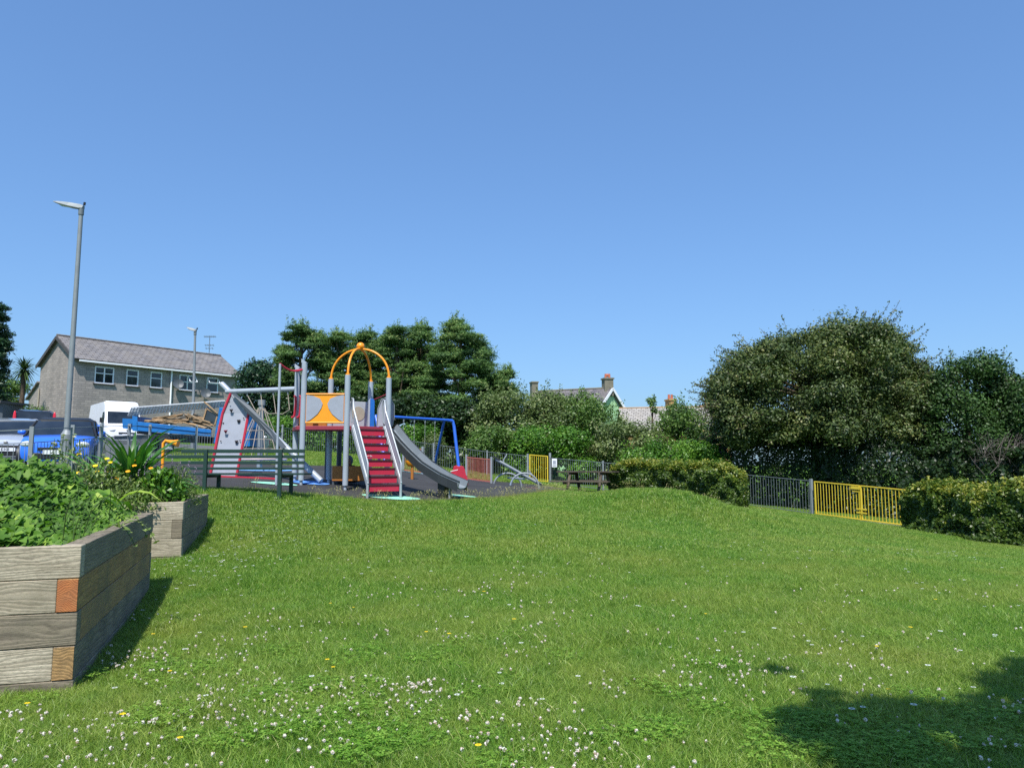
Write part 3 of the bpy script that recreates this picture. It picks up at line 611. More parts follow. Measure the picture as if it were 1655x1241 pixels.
# bed two
bl(1, .80, .75, .88, 'tallest clump of upright strap leaves in the second bed', 44, 1.2, .085, 'l_strap', (1.15, 1.56), 6, name='strap_leaved_plant', bend=.4)
bl(1, 1.2, 1.0, .88, 'clump of strap leaves at the left of the second bed', 30, 1.0, .07, 'l_strap', (.9, 1.5), 7, name='strap_leaved_plant', bend=.5)
bl(1, .46, .80, .88, 'arching strap leaves toward the right end of the second bed', 34, .78, .10, 'l_strap', (.8, 1.5), 8, name='strap_leaved_plant', bend=.65)
bl(1, .35, 1.5, .88, 'low arching strap leaves by the second bed\'s back right corner', 16, .62, .05, 'l_strap', (.4, 1.2), 9, name='strap_leaved_plant')
def herb(label, b, u, v, rx, h, n, L, Wd, mat, seed, name='leafy_herb', flowers=None, fn=0, fr=.02):
    r = np.random.default_rng(seed); p = bedpt(b, u, v); z0 = .86; t = thing(name, label, 'plant', (p[0], p[1], z0)); q = unit(r.normal(size=(n, 3)))*[rx, rx, h]*(r.uniform(.25, 1, n)**.5)[:, None]
    q[:, 2] = np.abs(q[:, 2]); P = q+[p[0], p[1], z0]; vv, ff = leaf_geo(P, q+[0, 0, .2], L, Wd, r, T=np.column_stack([q[:, 0], q[:, 1], np.full(n, .5)])*2); npmesh('foliage', vv, ff, mat, t, np.clip(r.normal(.45, .25, n), 0, 1))
    m = MB()
    for k in range(14): e = P[r.integers(n)]; m.tube([(p[0]+r.normal(0, .03), p[1]+r.normal(0, .03), z0-.02), tuple(e)], .003, 4)
    m.build('stem', 'l_herb', t)
    if flowers:
        for k in range(fn):
            a = r.uniform(0, 6.28); s = math.sqrt(r.uniform(.1, 1)); c = np.array([p[0]+rx*s*math.cos(a), p[1]+rx*s*math.sin(a)-.05, z0+h*r.uniform(.7, 1.2)])
            if flowers == 'fl_mauve': nn = 14; Pf = c+np.column_stack([r.normal(0, .008, nn), r.normal(0, .008, nn), np.linspace(0, .08, nn)]); fv, ffc = leaf_geo(Pf, r.normal(size=(nn, 3)), .016, .012, r)
            else:
                nn = 16; g = np.linspace(0, 6.28*2, nn); D = np.column_stack([np.cos(g), np.sin(g)*.6, np.sin(g)*.35]); Pf = c+D*fr*np.linspace(.7, 1, nn)[:, None]; fv, ffc = leaf_geo(Pf, np.tile([0, -.8, .8], (nn, 1)), fr*1.4, fr*.9, r, T=D*5, bias=4)
            npmesh('flower', fv, ffc, flowers, t, r.uniform(0, 1, nn)); 
    return t
herb('yellow marigolds in flower at the front left of the second bed', 1, 1.05, .40, .40, .66, 2000, .06, .026, 'l_herb', 21, 'marigold_plant', 'fl_yellow', 9, .022)
herb('orange yellow marigolds beside the strap leaves of the second bed', 1, .58, .45, .32, .50, 1500, .06, .026, 'l_herb', 22, 'marigold_plant', 'fl_orange', 6, .021)
herb('grey green lavender bush with mauve spikes at the front of the second bed', 1, .85, .30, .42, .40, 1500, .045, .008, 'l_grey', 23, 'lavender_bush', 'fl_mauve', 18)
herb('lavender bush with mauve spikes nearest the second bed\'s right corner', 1, .28, .75, .34, .52, 1900, .045, .009, 'l_grey', 24, 'lavender_bush', 'fl_mauve', 16)
herb('pale green leafy herb at the front right of the second bed', 1, .36, .38, .36, .58, 1300, .085, .045, 'l_bright', 25)
herb('feathery herb spilling over the second bed\'s right end', 1, .28, 1.2, .36, .6, 2000, .06, .012, 'l_herb', 26)
herb('mixed leafy herb along the front rim of the second bed', 1, .65, .24, .5, .34, 1700, .065, .026, 'l_herb', 27)
herb('low leafy herb at the left front rim of the second bed', 1, 1.4, .3, .5, .55, 2000, .07, .035, 'l_mid', 28)
def weed(label, x, y, z, h, seed):
    r = np.random.default_rng(seed); t = thing('tall_weed', label, 'plant', (x, y, z), 0, 'tall thin weeds over the nearest bed'); m = MB(); PP = []
    for k in range(4):
        q = r.uniform(0, 6.28); l = h*r.uniform(.7, 1); a = Vector((x+r.normal(0, .04), y+r.normal(0, .04), z)); b = a+Vector((math.cos(q)*.12, math.sin(q)*.12, l)); mid = (a+b)/2+Vector((r.normal(0, .02), 0, .02)); m.tube([a, mid, b], .004, 4)
        for s in np.linspace(.25, 1, 26): c = a.lerp(b, s); PP.append((c.x+r.normal(0, .025), c.y+r.normal(0, .025), c.z))
    P = np.array(PP); vv, ff = leaf_geo(P, r.normal(size=P.shape)+[0, -.5, .5], .05, .022, r); npmesh('foliage', vv, ff, 'l_grey', t, r.uniform(.3, 1, len(P))); m.build('stem', 'l_herb', t)
for k, (px, Yd, tp, lb) in enumerate(((60, 7.2, 735, 'thin flowering weed at the left, under the silver car'), (95, 7.6, 700, 'thin weed stalks in front of the blue car'), (137, 8.0, 692, 'tallest thin weed stalk, in front of the blue car\'s door edge'), (112, 7.3, 715, 'pale seeding weed left of the strap leaves'))):
    b = V(px, 800, Yd); tpz = V(px, tp, Yd).z; weed(lb, b.x, b.y, .95, tpz-.95, 60+k)
pl_ = [(244, 922, 9.4), (250, 921, 9.4), (256, 918.5, 9.5), (268, 920, 9.4), (280, 924, 9.3), (291, 928, 9.2)]
m = MB(); pp = [V(*q) for q in pl_]
for i in range(len(pp)-1):
    w0, w1 = (.012, .03, .035, .03, .02, .004)[i], (.012, .03, .035, .03, .02, .004)[i+1]; u_ = Vector((.2, 0, 1)).normalized()
    m.add([tuple(pp[i]-u_*w0), tuple(pp[i+1]-u_*w1), tuple(pp[i+1]+u_*w1), tuple(pp[i]+u_*w0)], [(0, 1, 2, 3)])
tag(m.build('fallen_leaf', 'l_seed'), 'bent yellowed strap leaf lying on the grass beside the nearest bed', 'leaf')
# ------------------------------------------------------------------ bench
def bar_thing(): pass
bl_, br_ = gp(330, 14.35), gp(451, 14.25)
bx = (br_-bl_).normalized(); bx.z = 0; bx.normalize(); by = Vector((-bx.y, bx.x, 0)); zb = max(bl_.z, br_.z)
bench = thing('park_bench', 'long dark green slatted bench seen from behind, beside the second raised bed', 'bench', tuple((bl_+br_)/2))
e0 = bl_-bx*.50; e1 = br_+bx*.46
zt = V(390, 727, 14.3).z
for k, (pyy, w, t) in enumerate(((729, .03, .07), (738, .03, .06), (747.5, .03, .06), (757, .03, .06))):
    z = V(390, pyy, 14.3).z; a, b = Vector((e0.x, e0.y, z))+by*.03, Vector((e1.x, e1.y, z))+by*.03
    if k == 1: a = a-bx*.28
    if k == 0: b = b+bx*.0
    MB().bar(a, b, w, t-.012*(k == 3)).build('back_rail', 'green_bench', bench, bevel=.005)
zs = V(390, 766, 14.3).z
for k in range(4):
    a, b = Vector((e0.x, e0.y, zs))+by*(.08+.115*k), Vector((e1.x, e1.y, zs))+by*(.08+.115*k); MB().bar(a, b, .09, .035).build('seat_slat', 'green_bench', bench, bevel=.004)
for p in (bl_, br_):
    z0 = gz(p.x, p.y)-.05
    MB().bar((p.x, p.y, z0), (p.x, p.y, zt+.01), .07, .05, up=tuple(by)).build('rear_leg', 'green_bench', bench, bevel=.005)
    q = p+by*.50+bx*.04; MB().bar((q.x, q.y, gz(q.x, q.y)-.05), (q.x, q.y, zs), .07, .05, up=tuple(by)).build('front_leg', 'green_bench', bench, bevel=.005)
    MB().bar((p.x, p.y, zs-.045), (q.x, q.y, zs-.045), .05, .05).build('seat_bracket', 'green_bench', bench)
# ------------------------------------------------------------------ play tower
zg = V(560, 795, 16.4).z; PFL = Vector((V(560, 700, 16.4).x, 16.4, 0)); e1_ = Vector((.82, .572, 0)); e2_ = Vector((-.572, .82, 0))
FL = PFL; FR = PFL+e1_; BLp = PFL+e2_; BR = FR+e2_
P1 = Vector((V(489, 700, 16.4).x, 16.4, 0)); P2 = Vector((V(478, 700, 17.15).x, 17.15, 0)); P3 = BLp
zd = V(560, 688, 16.4).z; zpt = V(560, 606, 16.4).z
tower = thing('play_tower', 'climbing tower with orange pipe dome, red deck, stairs and grey posts', 'play tower', (FL.x, FL.y, zg))
def post(p, zt, r=.062, part='post', mat='post', parent=None, foot=True):
    z0 = gz(p.x, p.y); parent = parent or tower
    m = MB(); m.tube([(p.x, p.y, z0-.05), (p.x, p.y, z0+.16)], r*.55, 10); m.tube([(p.x, p.y, z0+.12), (p.x, p.y, zt)], r, 14)
    return m.build(part, mat, parent, smooth=True)
for p in (FL, FR, BLp, BR): post(p, zpt)
# the cut-off tops of the two left posts
for p, py in ((P1, 583), (P2, 591)):
    o = post(p, V(485, py, p.y).z-.05); z = V(485, py, p.y).z-.05
    MB().prism([(-.06, 0), (.06, 0), (-.06, .09)], (p.x, p.y+.05, z), (1, 0, 0), (0, 0, 1), .1).build('slanted_cap', 'post', tower)
for p, z1 in (((BLp+P2)/2+Vector((.28, .3, 0)), zd-.06),): post(p, z1, .06, 'under_post', 'dkgrey')  # dark grey puts the deck's shade into the colour of the under posts
p = Vector((V(549, 700, 18.0).x, 18.0, 0)); post(p, zd-.05, .06, 'under_post', 'dkgrey')
# deck
def slab(poly, z, th, name, mat, bev=.006):
    k = len(poly); vs = [(p.x, p.y, z-th) for p in poly]+[(p.x, p.y, z) for p in poly]
    MB().add(vs, [tuple(range(k))[::-1], tuple(range(k, 2*k))]+[(i, (i+1) % k, k+(i+1) % k, k+i) for i in range(k)]).build(name, mat, tower, bevel=bev)
slab([FL, FR, BR, BLp], zd, .09, 'deck', 'maroon')
slab([P1-Vector((.14, 0, 0)), FL-Vector((.002, 0, 0)), BLp-Vector((.002, 0, 0)), P2-Vector((.08, 0, 0))], zd-.002, .085, 'deck', 'maroon')
# dome
apex = (FL+FR+BLp+BR)/4; za = V(585, 563, apex.y).z
for p in (FL, FR, BLp, BR):
    path = []
    for k in range(15):
        a = k/14*math.pi/2; q = p.lerp(apex, 1-math.cos(a)); path.append((q.x, q.y, zpt-.02+(za-zpt)*math.sin(a)**.92))
    MB().tube(path, .026, 10).build('dome_pipe', 'orange_pipe', tower, smooth=True)
    MB().tube([(p.x, p.y, zpt-.03), (p.x, p.y, zpt+.035)], .05, 12).build('pipe_socket', 'orange', tower, smooth=True)
MB().ball((apex.x, apex.y, za+.05), (.095, .095, .09), 14, 8).build('dome_cap', 'orange_pipe', tower, smooth=True)
# orange front panel with two grey lobes
zp1, zp0 = V(525, 637, 16.4).z, V(525, 683, 16.4).z; L = FL.x-P1.x; xa = P1.x+.06; xb = FL.x-.06
MB().box(((xa+xb)/2, 16.4, (zp0+zp1)/2), (xb-xa, .03, zp1-zp0)).build('front_panel', 'orange', tower, bevel=.004)
for z in (zp0, zp1): MB().tube([(xa, 16.385, z), (xb, 16.385, z)], .02, 8).build('panel_rail', 'orange_pipe', tower, smooth=True)
hp = zp1-zp0; lobe = [(0, .03*hp), (.10, .10*hp), (.25, .30*hp), (.33, .50*hp), (.36, .66*hp), (.30, .84*hp), (.16, .93*hp), (0, .97*hp)]
for sx, ox in ((1, xa+.012), (-1, xb-.012)):
    P_ = [(sx*a, b) for a, b in lobe]; 
    if sx < 0: P_ = P_[::-1]
    MB().prism(P_, (ox, 16.378, zp0), (1, 0, 0), (0, 0, 1), .008).build('grey_lobe', 'panelgrey', tower)
# back panels, side parts
def panel(a, b, z0, z1, th, mat, name='panel', inset=.07, bev=.006):
    d = (b-a).normalized(); a = a+d*inset; b = b-d*inset; c = (a+b)/2
    return MB().box((c.x, c.y, (z0+z1)/2), ((b-a).length, th, z1-z0), math.atan2(d.y, d.x)).build(name, mat, tower, bevel=bev)
zb0, zb1 = zd+.02, V(590, 649, 17.6).z
panel(BLp, BR, zb0, zb1, .03, 'panelwhite', 'back_panel')
c = BLp.lerp(BR, .72); MB().disc((c.x-.02, c.y-.03, (zb0+zb1)/2+.02), e1_, (0, 0, 1), .17, .012).build('round_window', 'beige', tower)
panel(BLp, P2, zb0, zp1, .03, 'brown_panel', 'side_panel')  # brown tone carries the shade on this orange panel
q = BR.lerp(FR, .06); MB().box((q.x+.03, q.y-.05, (zd+V(605, 645, 17.7).z)/2), (.10, .06, V(605, 645, 17.7).z-zd), R(20)).build('blue_panel', 'bluedk', tower, bevel=.005)
MB().tube([tuple(BR+Vector((.05, 0, zb1+.05))), tuple((BR+FR)/2+Vector((0, 0, zb1+.08))), tuple(FR+Vector((0, 0, zb1+.14)))], .012, 8).build('hand_rail', 'red', tower, smooth=True)
# grey hood beside the slide mouth
def outline(px_pts, Y): return [V(a, b, Y) for a, b in px_pts]
def plate_from(pts, th, name, mat, parent, n=Vector((0, 1, 0)), bev=0):
    k = len(pts); vs = [tuple(p) for p in pts]+[tuple(p+n*th) for p in pts]
    return MB().add(vs, [tuple(range(k))[::-1], tuple(range(k, 2*k))]+[(i, (i+1) % k, k+(i+1) % k, k+i) for i in range(k)]).build(name, mat, parent, bevel=bev)
hd = outline([(609, 689), (611, 660), (617, 645), (624, 643), (632, 645), (637, 655), (637, 675), (634, 689)], 17.25)
plate_from(hd, .03, 'slide_hood', 'panelgrey', tower, bev=.004); MB().tube([tuple(p+Vector((0, -.005, 0))) for p in hd], .013, 6).build('hood_rim', 'galv', tower, smooth=True)
# stairs
edge0, edge1 = FL.lerp(FR, .12), FL.lerp(FR, .88); run = Vector((.50, -.86, 0)).normalized()*1.12
zf = V(620, 800, 15.75).z; nst = 8
wv = (edge1-edge0); 
for k in range(nst):
    s = (k+.5)/nst; z = zd-(zd-zf-.12)*(k+.35)/nst; a = edge0+run*s*.97; b = edge1+run*s*.97
    c = (a+b)/2; ang = math.atan2(wv.y, wv.x); dpt = .19
    m = MB().box((c.x, c.y, z-.02), (wv.length-.06, dpt, .03), ang); o = m.build('tread', 'treadshade', tower, bevel=.004)
    rr = c+run.normalized()*.012; MB().box((rr.x+.06*.5, rr.y-.06*.86, z-.085), (wv.length-.07, .018, .135), ang).build('riser', 'redstep', tower)
for e, side in ((edge0, -1), (edge1, 1)):
    a = Vector((e.x, e.y, zd-.02)); b = Vector((e.x+run.x, e.y+run.y, zf+.22)); foot = Vector((b.x, b.y, gz(b.x, b.y)-.03))
    MB().bar(a, b, .03, .11).build('stringer', 'alu', tower, bevel=.004)
    up = Vector((0, 0, .60)); top_s = a+Vector((0, 0, .62))
    hr = [a+Vector((0, 0, .10)), a+Vector((-run.x*.07, -run.y*.07, .50)), a+Vector((-run.x*.02, -run.y*.02, .64)), a+Vector((run.x*.06, run.y*.06, .62)), a.lerp(b, .12)+Vector((0, 0, .52)), b+Vector((0, 0, .44)), b+Vector((0, 0, .28)), foot]
    MB().tube([tuple(p) for p in hr], .019, 8).build('hand_rail', 'alu', tower, smooth=True)
    MB().tube([tuple(a.lerp(b, .10)+Vector((0, 0, .16))), tuple(b+Vector((0, 0, .10)))], .014, 8).build('lower_rail', 'alu', tower, smooth=True)
    vs = [a.lerp(b, .10)+Vector((0, 0, .18)), b.lerp(a, .03)+Vector((0, 0, .13)), b.lerp(a, .03)+Vector((0, 0, .38)), a.lerp(b, .10)+Vector((0, 0, .45))]
    plate_from(vs, .012, 'rail_infill', 'panelgrey', tower, n=wv.normalized())
    MB().tube([tuple(foot), tuple(b+Vector((0, 0, .1)))], .028, 10).build('stair_foot', 'alu', tower, smooth=True)
# pale scribble left on one riser
k = 3; s = (k+.5)/nst; z = zd-(zd-zf-.12)*(k+.35)/nst-.10; c0 = edge0.lerp(edge1, .12)+run*s*.97+run.normalized()*.09; m = MB(); r = random.Random(5); wu = wv.normalized()
for j in range(7):
    a = c0+wu*(.03*j)+Vector((0, 0, z)); m.tube([tuple(a), tuple(a+wu*.014+Vector((0, 0, r.uniform(.01, .025)))), tuple(a+wu*.024+Vector((0, 0, r.uniform(-.012, .004))))], .0035, 4)
m.build('chalk_scribble', 'white', tower)
# under deck play panel
zq0, zq1 = V(565, 777, 17.0).z, V(565, 753, 17.0).z; a = V(537, 765, 17.1); b = V(597, 765, 17.1)
MB().box(((a.x+b.x)/2, 17.1, (zq0+zq1)/2), (b.x-a.x, .03, zq1-zq0)).build('low_panel', 'brown_panel', tower, bevel=.004)
for xx in (a.x+.02, b.x-.05): MB().tube([(xx, 17.13, gz(xx, 17.13)-.02), (xx, 17.13, zq1-.02)], .03, 8).build('panel_leg', 'dkgrey', tower, smooth=True)
# red grab handles and loops on the left posts, fireman's pole
for dx, yy in ((-.02, 17.05), (.10, 17.0)):
    hp_ = [V(478, 640, yy), V(480.5, 642, yy), V(480.5, 652, yy), V(479.5, 664, yy), V(478, 673, yy), V(474, 675, yy)]
    MB().tube([tuple(p+Vector((dx, -.06, 0))) for p in hp_], .028, 8).build('grab_handle', 'red', tower, smooth=True)
fp = gp(443, 15.9); zf1 = V(452, 588, 15.9).z
fx = V(449, 700, 15.9).x
MB().tube([(fx, 15.9, gz(fx, 15.9)-.03), (fx, 15.9, zf1)], .026, 10).build('fireman_pole', 'post', tower, smooth=True)
t1, t2 = Vector((P1.x, P1.y, V(489, 596, P1.y).z)), Vector((P2.x, P2.y, V(478, 598, P2.y).z)); fo = Vector((fx, 15.9, zf1))
for e, sag in ((t1, .10), (t2, .07)):
    MB().tube([tuple(fo.lerp(e, s)-Vector((0, 0, sag*math.sin(math.pi*s)))) for s in np.linspace(0, 1, 8)], .020, 8).build('top_loop', 'red', tower, smooth=True)
MB().tube([tuple(t1), tuple(t2)], .02, 8).build('top_loop', 'red', tower, smooth=True)
# slide
slide_pts = [(629, 692, 17.15), (634, 698, 17.1), (650, 718, 17.0), (668, 737, 16.9), (686, 754, 16.75), (702, 764.5, 16.65), (716, 773, 16.55), (731, 780, 16.5), (747, 787, 16.4)]
sp_ = [V(*q) for q in slide_pts]; hw = .20; prof = [(-hw-.02, .13), (-hw-.02, .0), (-hw, -.03), (-.1, -.05), (.1, -.05), (hw, -.03), (hw+.02, 0), (hw+.02, .13), (hw-.01, .13), (hw-.02, .0), (.1, -.025), (-.1, -.025), (-hw+.02, 0), (-hw+.01, .13)]
vs, fs = [], []; side = Vector((.40, .92, 0)).normalized()
for i, p in enumerate(sp_):
    t = (sp_[min(i+1, len(sp_)-1)]-sp_[max(i-1, 0)]).normalized(); nz = side.cross(t)*-1
    if nz.z < 0: nz = -nz
    for a, b in prof: vs.append(tuple(p+side*a+nz*b))
k = len(prof); fs = [(i*k+j, i*k+(j+1) % k, (i+1)*k+(j+1) % k, (i+1)*k+j) for i in range(len(sp_)-1) for j in range(k)]+[tuple(range(k))[::-1], tuple(range((len(sp_)-1)*k, len(sp_)*k))]
slide = MB().add(vs, fs).build('slide', 'slide', tower)
for sgn in (-1, 1):
    MB().tube([tuple(Vector(vs[i*k+(0 if sgn < 0 else 7)])) for i in range(len(sp_))], .016, 8).build('slide_edge', 'slide_side', slide, smooth=True)
    m = MB()
    for i in range(len(sp_)-1):
        a, b = sp_[i]+side*(sgn*(hw+.034)), sp_[i+1]+side*(sgn*(hw+.034)); z_ = Vector((0, 0, 1)); q = .10
        m.add([tuple(a+z_*q), tuple(b+z_*q), tuple(b-z_*.09), tuple(a-z_*.09)]+[tuple(v+side*.008*sgn) for v in (a+z_*q, b+z_*q, b-z_*.09, a-z_*.09)], [(0, 1, 2, 3), (7, 6, 5, 4), (0, 4, 5, 1), (3, 2, 6, 7)])
    m.build('slide_side', 'slide_side', slide)
f = sp_[6]; g = gz(f.x, f.y)
MB().box((f.x+.03, f.y, (f.z+g)/2-.05), (.16, .34, f.z-g), R(-20)).build('slide_foot', 'black', slide)
for dy in (-.17, .17): MB().box((f.x+.16, f.y+dy, (f.z+g)/2-.06), (.04, .03, f.z-g-.02)).build('slide_leg', 'galv', slide)
# person sitting under the deck behind the low panel
def skin_body(name, mat, joints, edges, parent, sub=2):
    me = bpy.data.meshes.new(name); inv = rootmat(parent).inverted(); me.from_pydata([tuple(inv@Vector(j[0])) for j in joints], edges, []); o = bpy.data.objects.new(name, me); C.objects.link(o); o.parent = parent
    sk = o.modifiers.new('skin', 'SKIN'); sk.use_smooth_shade = True
    for i, j in enumerate(joints): me.skin_vertices[0].data[i].radius = (j[1], j[1])
    me.skin_vertices[0].data[0].use_root = True
    ss = o.modifiers.new('sub', 'SUBSURF'); ss.levels = ss.render_levels = sub; me.materials.append(M[mat]); return o
hx = V(563, 746, 17.75); gx_ = gz(hx.x, 17.7); hz = hx.z
per = thing('person', 'person in a grey hood and dark trousers sitting under the play tower deck', 'person', (hx.x, 17.75, gx_))
z0 = gx_+.12; X = hx.x
skin_body('body', 'jeans', [((X+.02, 17.85, z0), .12), ((X+.01, 17.82, z0+.22), .12), ((X, 17.78, hz-.24), .13), ((X, 17.75, hz-.12), .05),
    ((X-.17, 17.75, hz-.26), .055), ((X-.24, 17.62, z0+.16), .042), ((X-.12, 17.45, z0+.13), .032), ((X+.17, 17.75, hz-.26), .055), ((X+.26, 17.60, z0+.15), .042), ((X+.16, 17.44, z0+.12), .032),
    ((X-.10, 17.80, z0-.0), .09), ((X-.14, 17.50, z0+.10), .07), ((X-.10, 17.28, z0-.06), .05), ((X+.14, 17.80, z0), .09), ((X+.42, 17.62, z0+.04), .07), ((X+.62, 17.45, z0-.05), .048), ((X-.06, 17.20, z0-.07), .04), ((X+.72, 17.38, z0-.06), .04)],
    [(0, 1), (1, 2), (2, 3), (2, 4), (4, 5), (5, 6), (2, 7), (7, 8), (8, 9), (0, 10), (10, 11), (11, 12), (12, 16), (0, 13), (13, 14), (14, 15), (15, 17)], per)
MB().ball((X, 17.73, hz), (.085, .10, .12), 12, 10).build('head', 'skin', per, smooth=True)
MB().ball((X, 17.765, hz+.025), (.11, .115, .135), 12, 10).build('hood', 'hood', per, smooth=True)
for s in (-1, 1): MB().ball((X+.035*s, 17.636, hz+.01), (.012, .008, .008), 8, 6).build('eye', 'black', per, smooth=True)
MB().ball((X, 17.628, hz-.02), (.012, .018, .022), 8, 6).build('nose', 'skin', per, smooth=True)
for s in (-1, 1):
    bx_, by_, bz_ = (X-.12, 17.43, z0+.12) if s < 0 else (X+.16, 17.42, z0+.11)
    m = MB().ball((bx_, by_, bz_), (.035, .045, .02), 8, 6)
    for j in range(4): m.tube([(bx_-.027+.018*j, by_-.03, bz_), (bx_-.027+.018*j, by_-.075, bz_-.01), (bx_-.027+.018*j, by_-.095, bz_-.035)], [.009, .008, .006], 6)
    m.tube([(bx_-.03*s, by_, bz_), (bx_-.055*s, by_-.03, bz_-.01)], [.011, .008], 6); m.build('hand', 'skin', per, smooth=True)
# ------------------------------------------------------------------ climbing wall with leaning pole and rope beam
Yw = 17.6
cw = thing('climbing_wall', 'light grey climbing wall with red edges, left of the play tower', 'climbing wall', tuple(gp(370, Yw)))
def wp(px, py, Y=Yw): return V(px, py, Y)
gl = gp(346, Yw); gr_ = gp(388, Yw)
face = [Vector((gl.x, Yw-.25, gl.z-.02)), Vector((gr_.x, Yw-.25, gr_.z-.02)), wp(395, 706, Yw-.1), wp(402, 668, Yw), wp(373, 636, Yw+.03), wp(360, 668, Yw), wp(352, 706, Yw-.1)]
plate_from(face, .06, 'wall_panel', 'panelgrey', cw, bev=.006)
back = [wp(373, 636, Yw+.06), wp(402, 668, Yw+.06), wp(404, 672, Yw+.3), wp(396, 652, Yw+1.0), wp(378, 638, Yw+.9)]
plate_from(back, .05, 'shaded_panel', 'dkgrey', cw)  # shaded face painted darker than the wall panel
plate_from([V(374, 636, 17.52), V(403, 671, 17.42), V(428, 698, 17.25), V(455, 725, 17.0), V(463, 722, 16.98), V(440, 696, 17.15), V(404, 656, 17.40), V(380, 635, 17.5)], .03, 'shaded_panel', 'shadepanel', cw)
for path in ([face[0], face[6], face[5], face[4]], [face[1], face[2], face[3]]):
    MB().tube([tuple(p+Vector((0, -.01, 0))) for p in path], .033, 8).build('red_edge', 'red', cw, smooth=True)
for (px, py, mt) in ((374, 664, 'hold'), (386, 681, 'hold'), (365, 698, 'holdr'), (382.5, 714.5, 'hold'), (371, 650, 'hold'), (357, 713, 'hold'), (394, 676, 'hold'), (361, 684, 'hold'), (358, 731, 'hold'), (377, 741, 'hold'), (388, 712, 'hold')):
    p = wp(px, py, Yw-.13 if py > 690 else Yw-.04); big = (px, py) in ((374, 664), (386, 681), (365, 698), (382.5, 714.5)); r = .042 if big else .018
    MB().add([(p.x-r*1.1, p.y-.01, p.z+r), (p.x+r*1.1, p.y-.01, p.z+r*1.1), (p.x+r*.2, p.y-.01, p.z-r*1.3), (p.x-r*.6, p.y-r*1.4, p.z+r*.5), (p.x+r*.7, p.y-r*1.4, p.z+r*.5)], [(0, 1, 2), (0, 3, 4, 1), (3, 2, 4), (0, 2, 3), (1, 4, 2)]).build('hand_hold', mt, cw)
g1, g2 = gp(349, Yw-.3), gp(455, Yw-.4); MB().bar(g1+Vector((0, 0, .045)), g2+Vector((0, 0, .045)), .05, .04).build('ground_rail', 'red', cw)
lp = [V(358, 620, 17.75), V(400, 662, 17.6), V(440, 701, 17.3), V(519, 777, 16.9)]
MB().tube([tuple(lp[0]), tuple(lp[1]), tuple(lp[2]), tuple(lp[3])], .067, 12).build('leaning_pole', 'post', cw, smooth=True)
b0, b1 = V(366, 633, 17.7), V(478, 628.5, 17.15)
rb_ = thing('overhead_rope_beam', 'grey overhead beam with hanging rope loops between climbing wall and tower', 'rope beam', tuple(b0))
MB().tube([tuple(b0), tuple(b1)], .058, 12).build('beam', 'post', rb_, smooth=True)
hang = [(400, 640, 412, 662), (422, 638, 424, 661), (442, 638, 446, 668), (465.5, 637, 468, 662)]
prev = None
for (xa_, ya_, xb_, yb_) in hang:
    Y_ = 17.7-(xa_-366)/112*.55; a = V(xa_, 633.0-(xa_-366)*.04, Y_); b = V(xb_, yb_, Y_-.05)
    MB().tube([tuple(a), tuple(a-Vector((0, 0, .12)))], .018, 8).build('hanger', 'galv', rb_, smooth=True)
    MB().tube([tuple(a-Vector((0, 0, .1))), tuple(b)], .009, 6).build('rope', 'rope', rb_)
    if prev: MB().tube([tuple(prev), tuple((prev+b)/2-Vector((0, 0, .06))), tuple(b)], .009, 6).build('rope', 'rope', rb_)
    prev = b
# rotating rope cone
Yn = 20.6; c = gp(419, Yn); cone = thing('rope_climbing_cone', 'rope net climbing cone round a steel pole behind the climbing wall', 'rope climber', tuple(c))
zt_, zr = V(422, 648, Yn).z, V(420, 742, Yn).z
MB().tube([(c.x, c.y, c.z-.05), (c.x, c.y, zt_)], .075, 14).build('pole', 'galv', cone, smooth=True)
MB().tube([(c.x, c.y, zt_-.12), (c.x, c.y, zt_+.03)], .10, 14).build('pole_cap', 'galv', cone, smooth=True)
Rr = .70; ring = [(c.x+Rr*math.cos(q), c.y+Rr*math.sin(q), zr) for q in np.linspace(0, 2*math.pi, 25)]; MB().tube(ring, .035, 8).build('ring', 'pinkish', cone, smooth=True)
m = MB()
for k in range(12):
    q = 2*math.pi*k/12; m.tube([(c.x+.09*math.cos(q), c.y+.09*math.sin(q), zt_-.2), (c.x+Rr*math.cos(q), c.y+Rr*math.sin(q), zr)], .009, 5)
for s in (.25, .45, .62, .8):
    m.tube([(c.x+(.09+(Rr-.09)*s)*math.cos(q), c.y+(.09+(Rr-.09)*s)*math.sin(q), zt_-.2+(zr-zt_+.2)*s) for q in np.linspace(0, 2*math.pi, 13)], .008, 5)
m.build('rope_net', 'rope', cone)
m = MB()
for k in range(4):
    q = math.pi*k/2+.4; m.tube([(c.x, c.y, zr), (c.x+Rr*math.cos(q), c.y+Rr*math.sin(q), zr)], .02, 6)
m.build('spokes', 'galv', cone)
# ------------------------------------------------------------------ swing
sw = thing('swing_frame', 'tall blue swing frame behind the slide, chains hanging from its top bar', 'swing', tuple(gp(720, 30.5)))
tr = V(731, 679.5, 30.6); tl = V(607, 672, 28.0); d_ = (tl-tr).normalized()
foot = lambda px, Y: gp(px, Y, -.05)
MB().tube([tuple(tr), tuple(tl)], .055, 12).build('top_bar', 'bluep', sw, smooth=True)
fa, fb = foot(744, 29.9), foot(699, 31.6)
MB().tube([tuple(tr+d_*.25), tuple(tr+Vector((.02, -.03, -.03))), tuple(tr+Vector((.08, -.05, -.25))), tuple(fa)], .065, 12).build('leg', 'bluep', sw, smooth=True)
MB().tube([tuple(tr+d_*.42), tuple(fb)], .05, 12).build('leg', 'bluep', sw, smooth=True)
for px, Y in ((626, 27.0), (614, 29.2)): MB().tube([tuple(tl), tuple(foot(px, Y))], .06, 12).build('leg', 'bluep', sw, smooth=True)
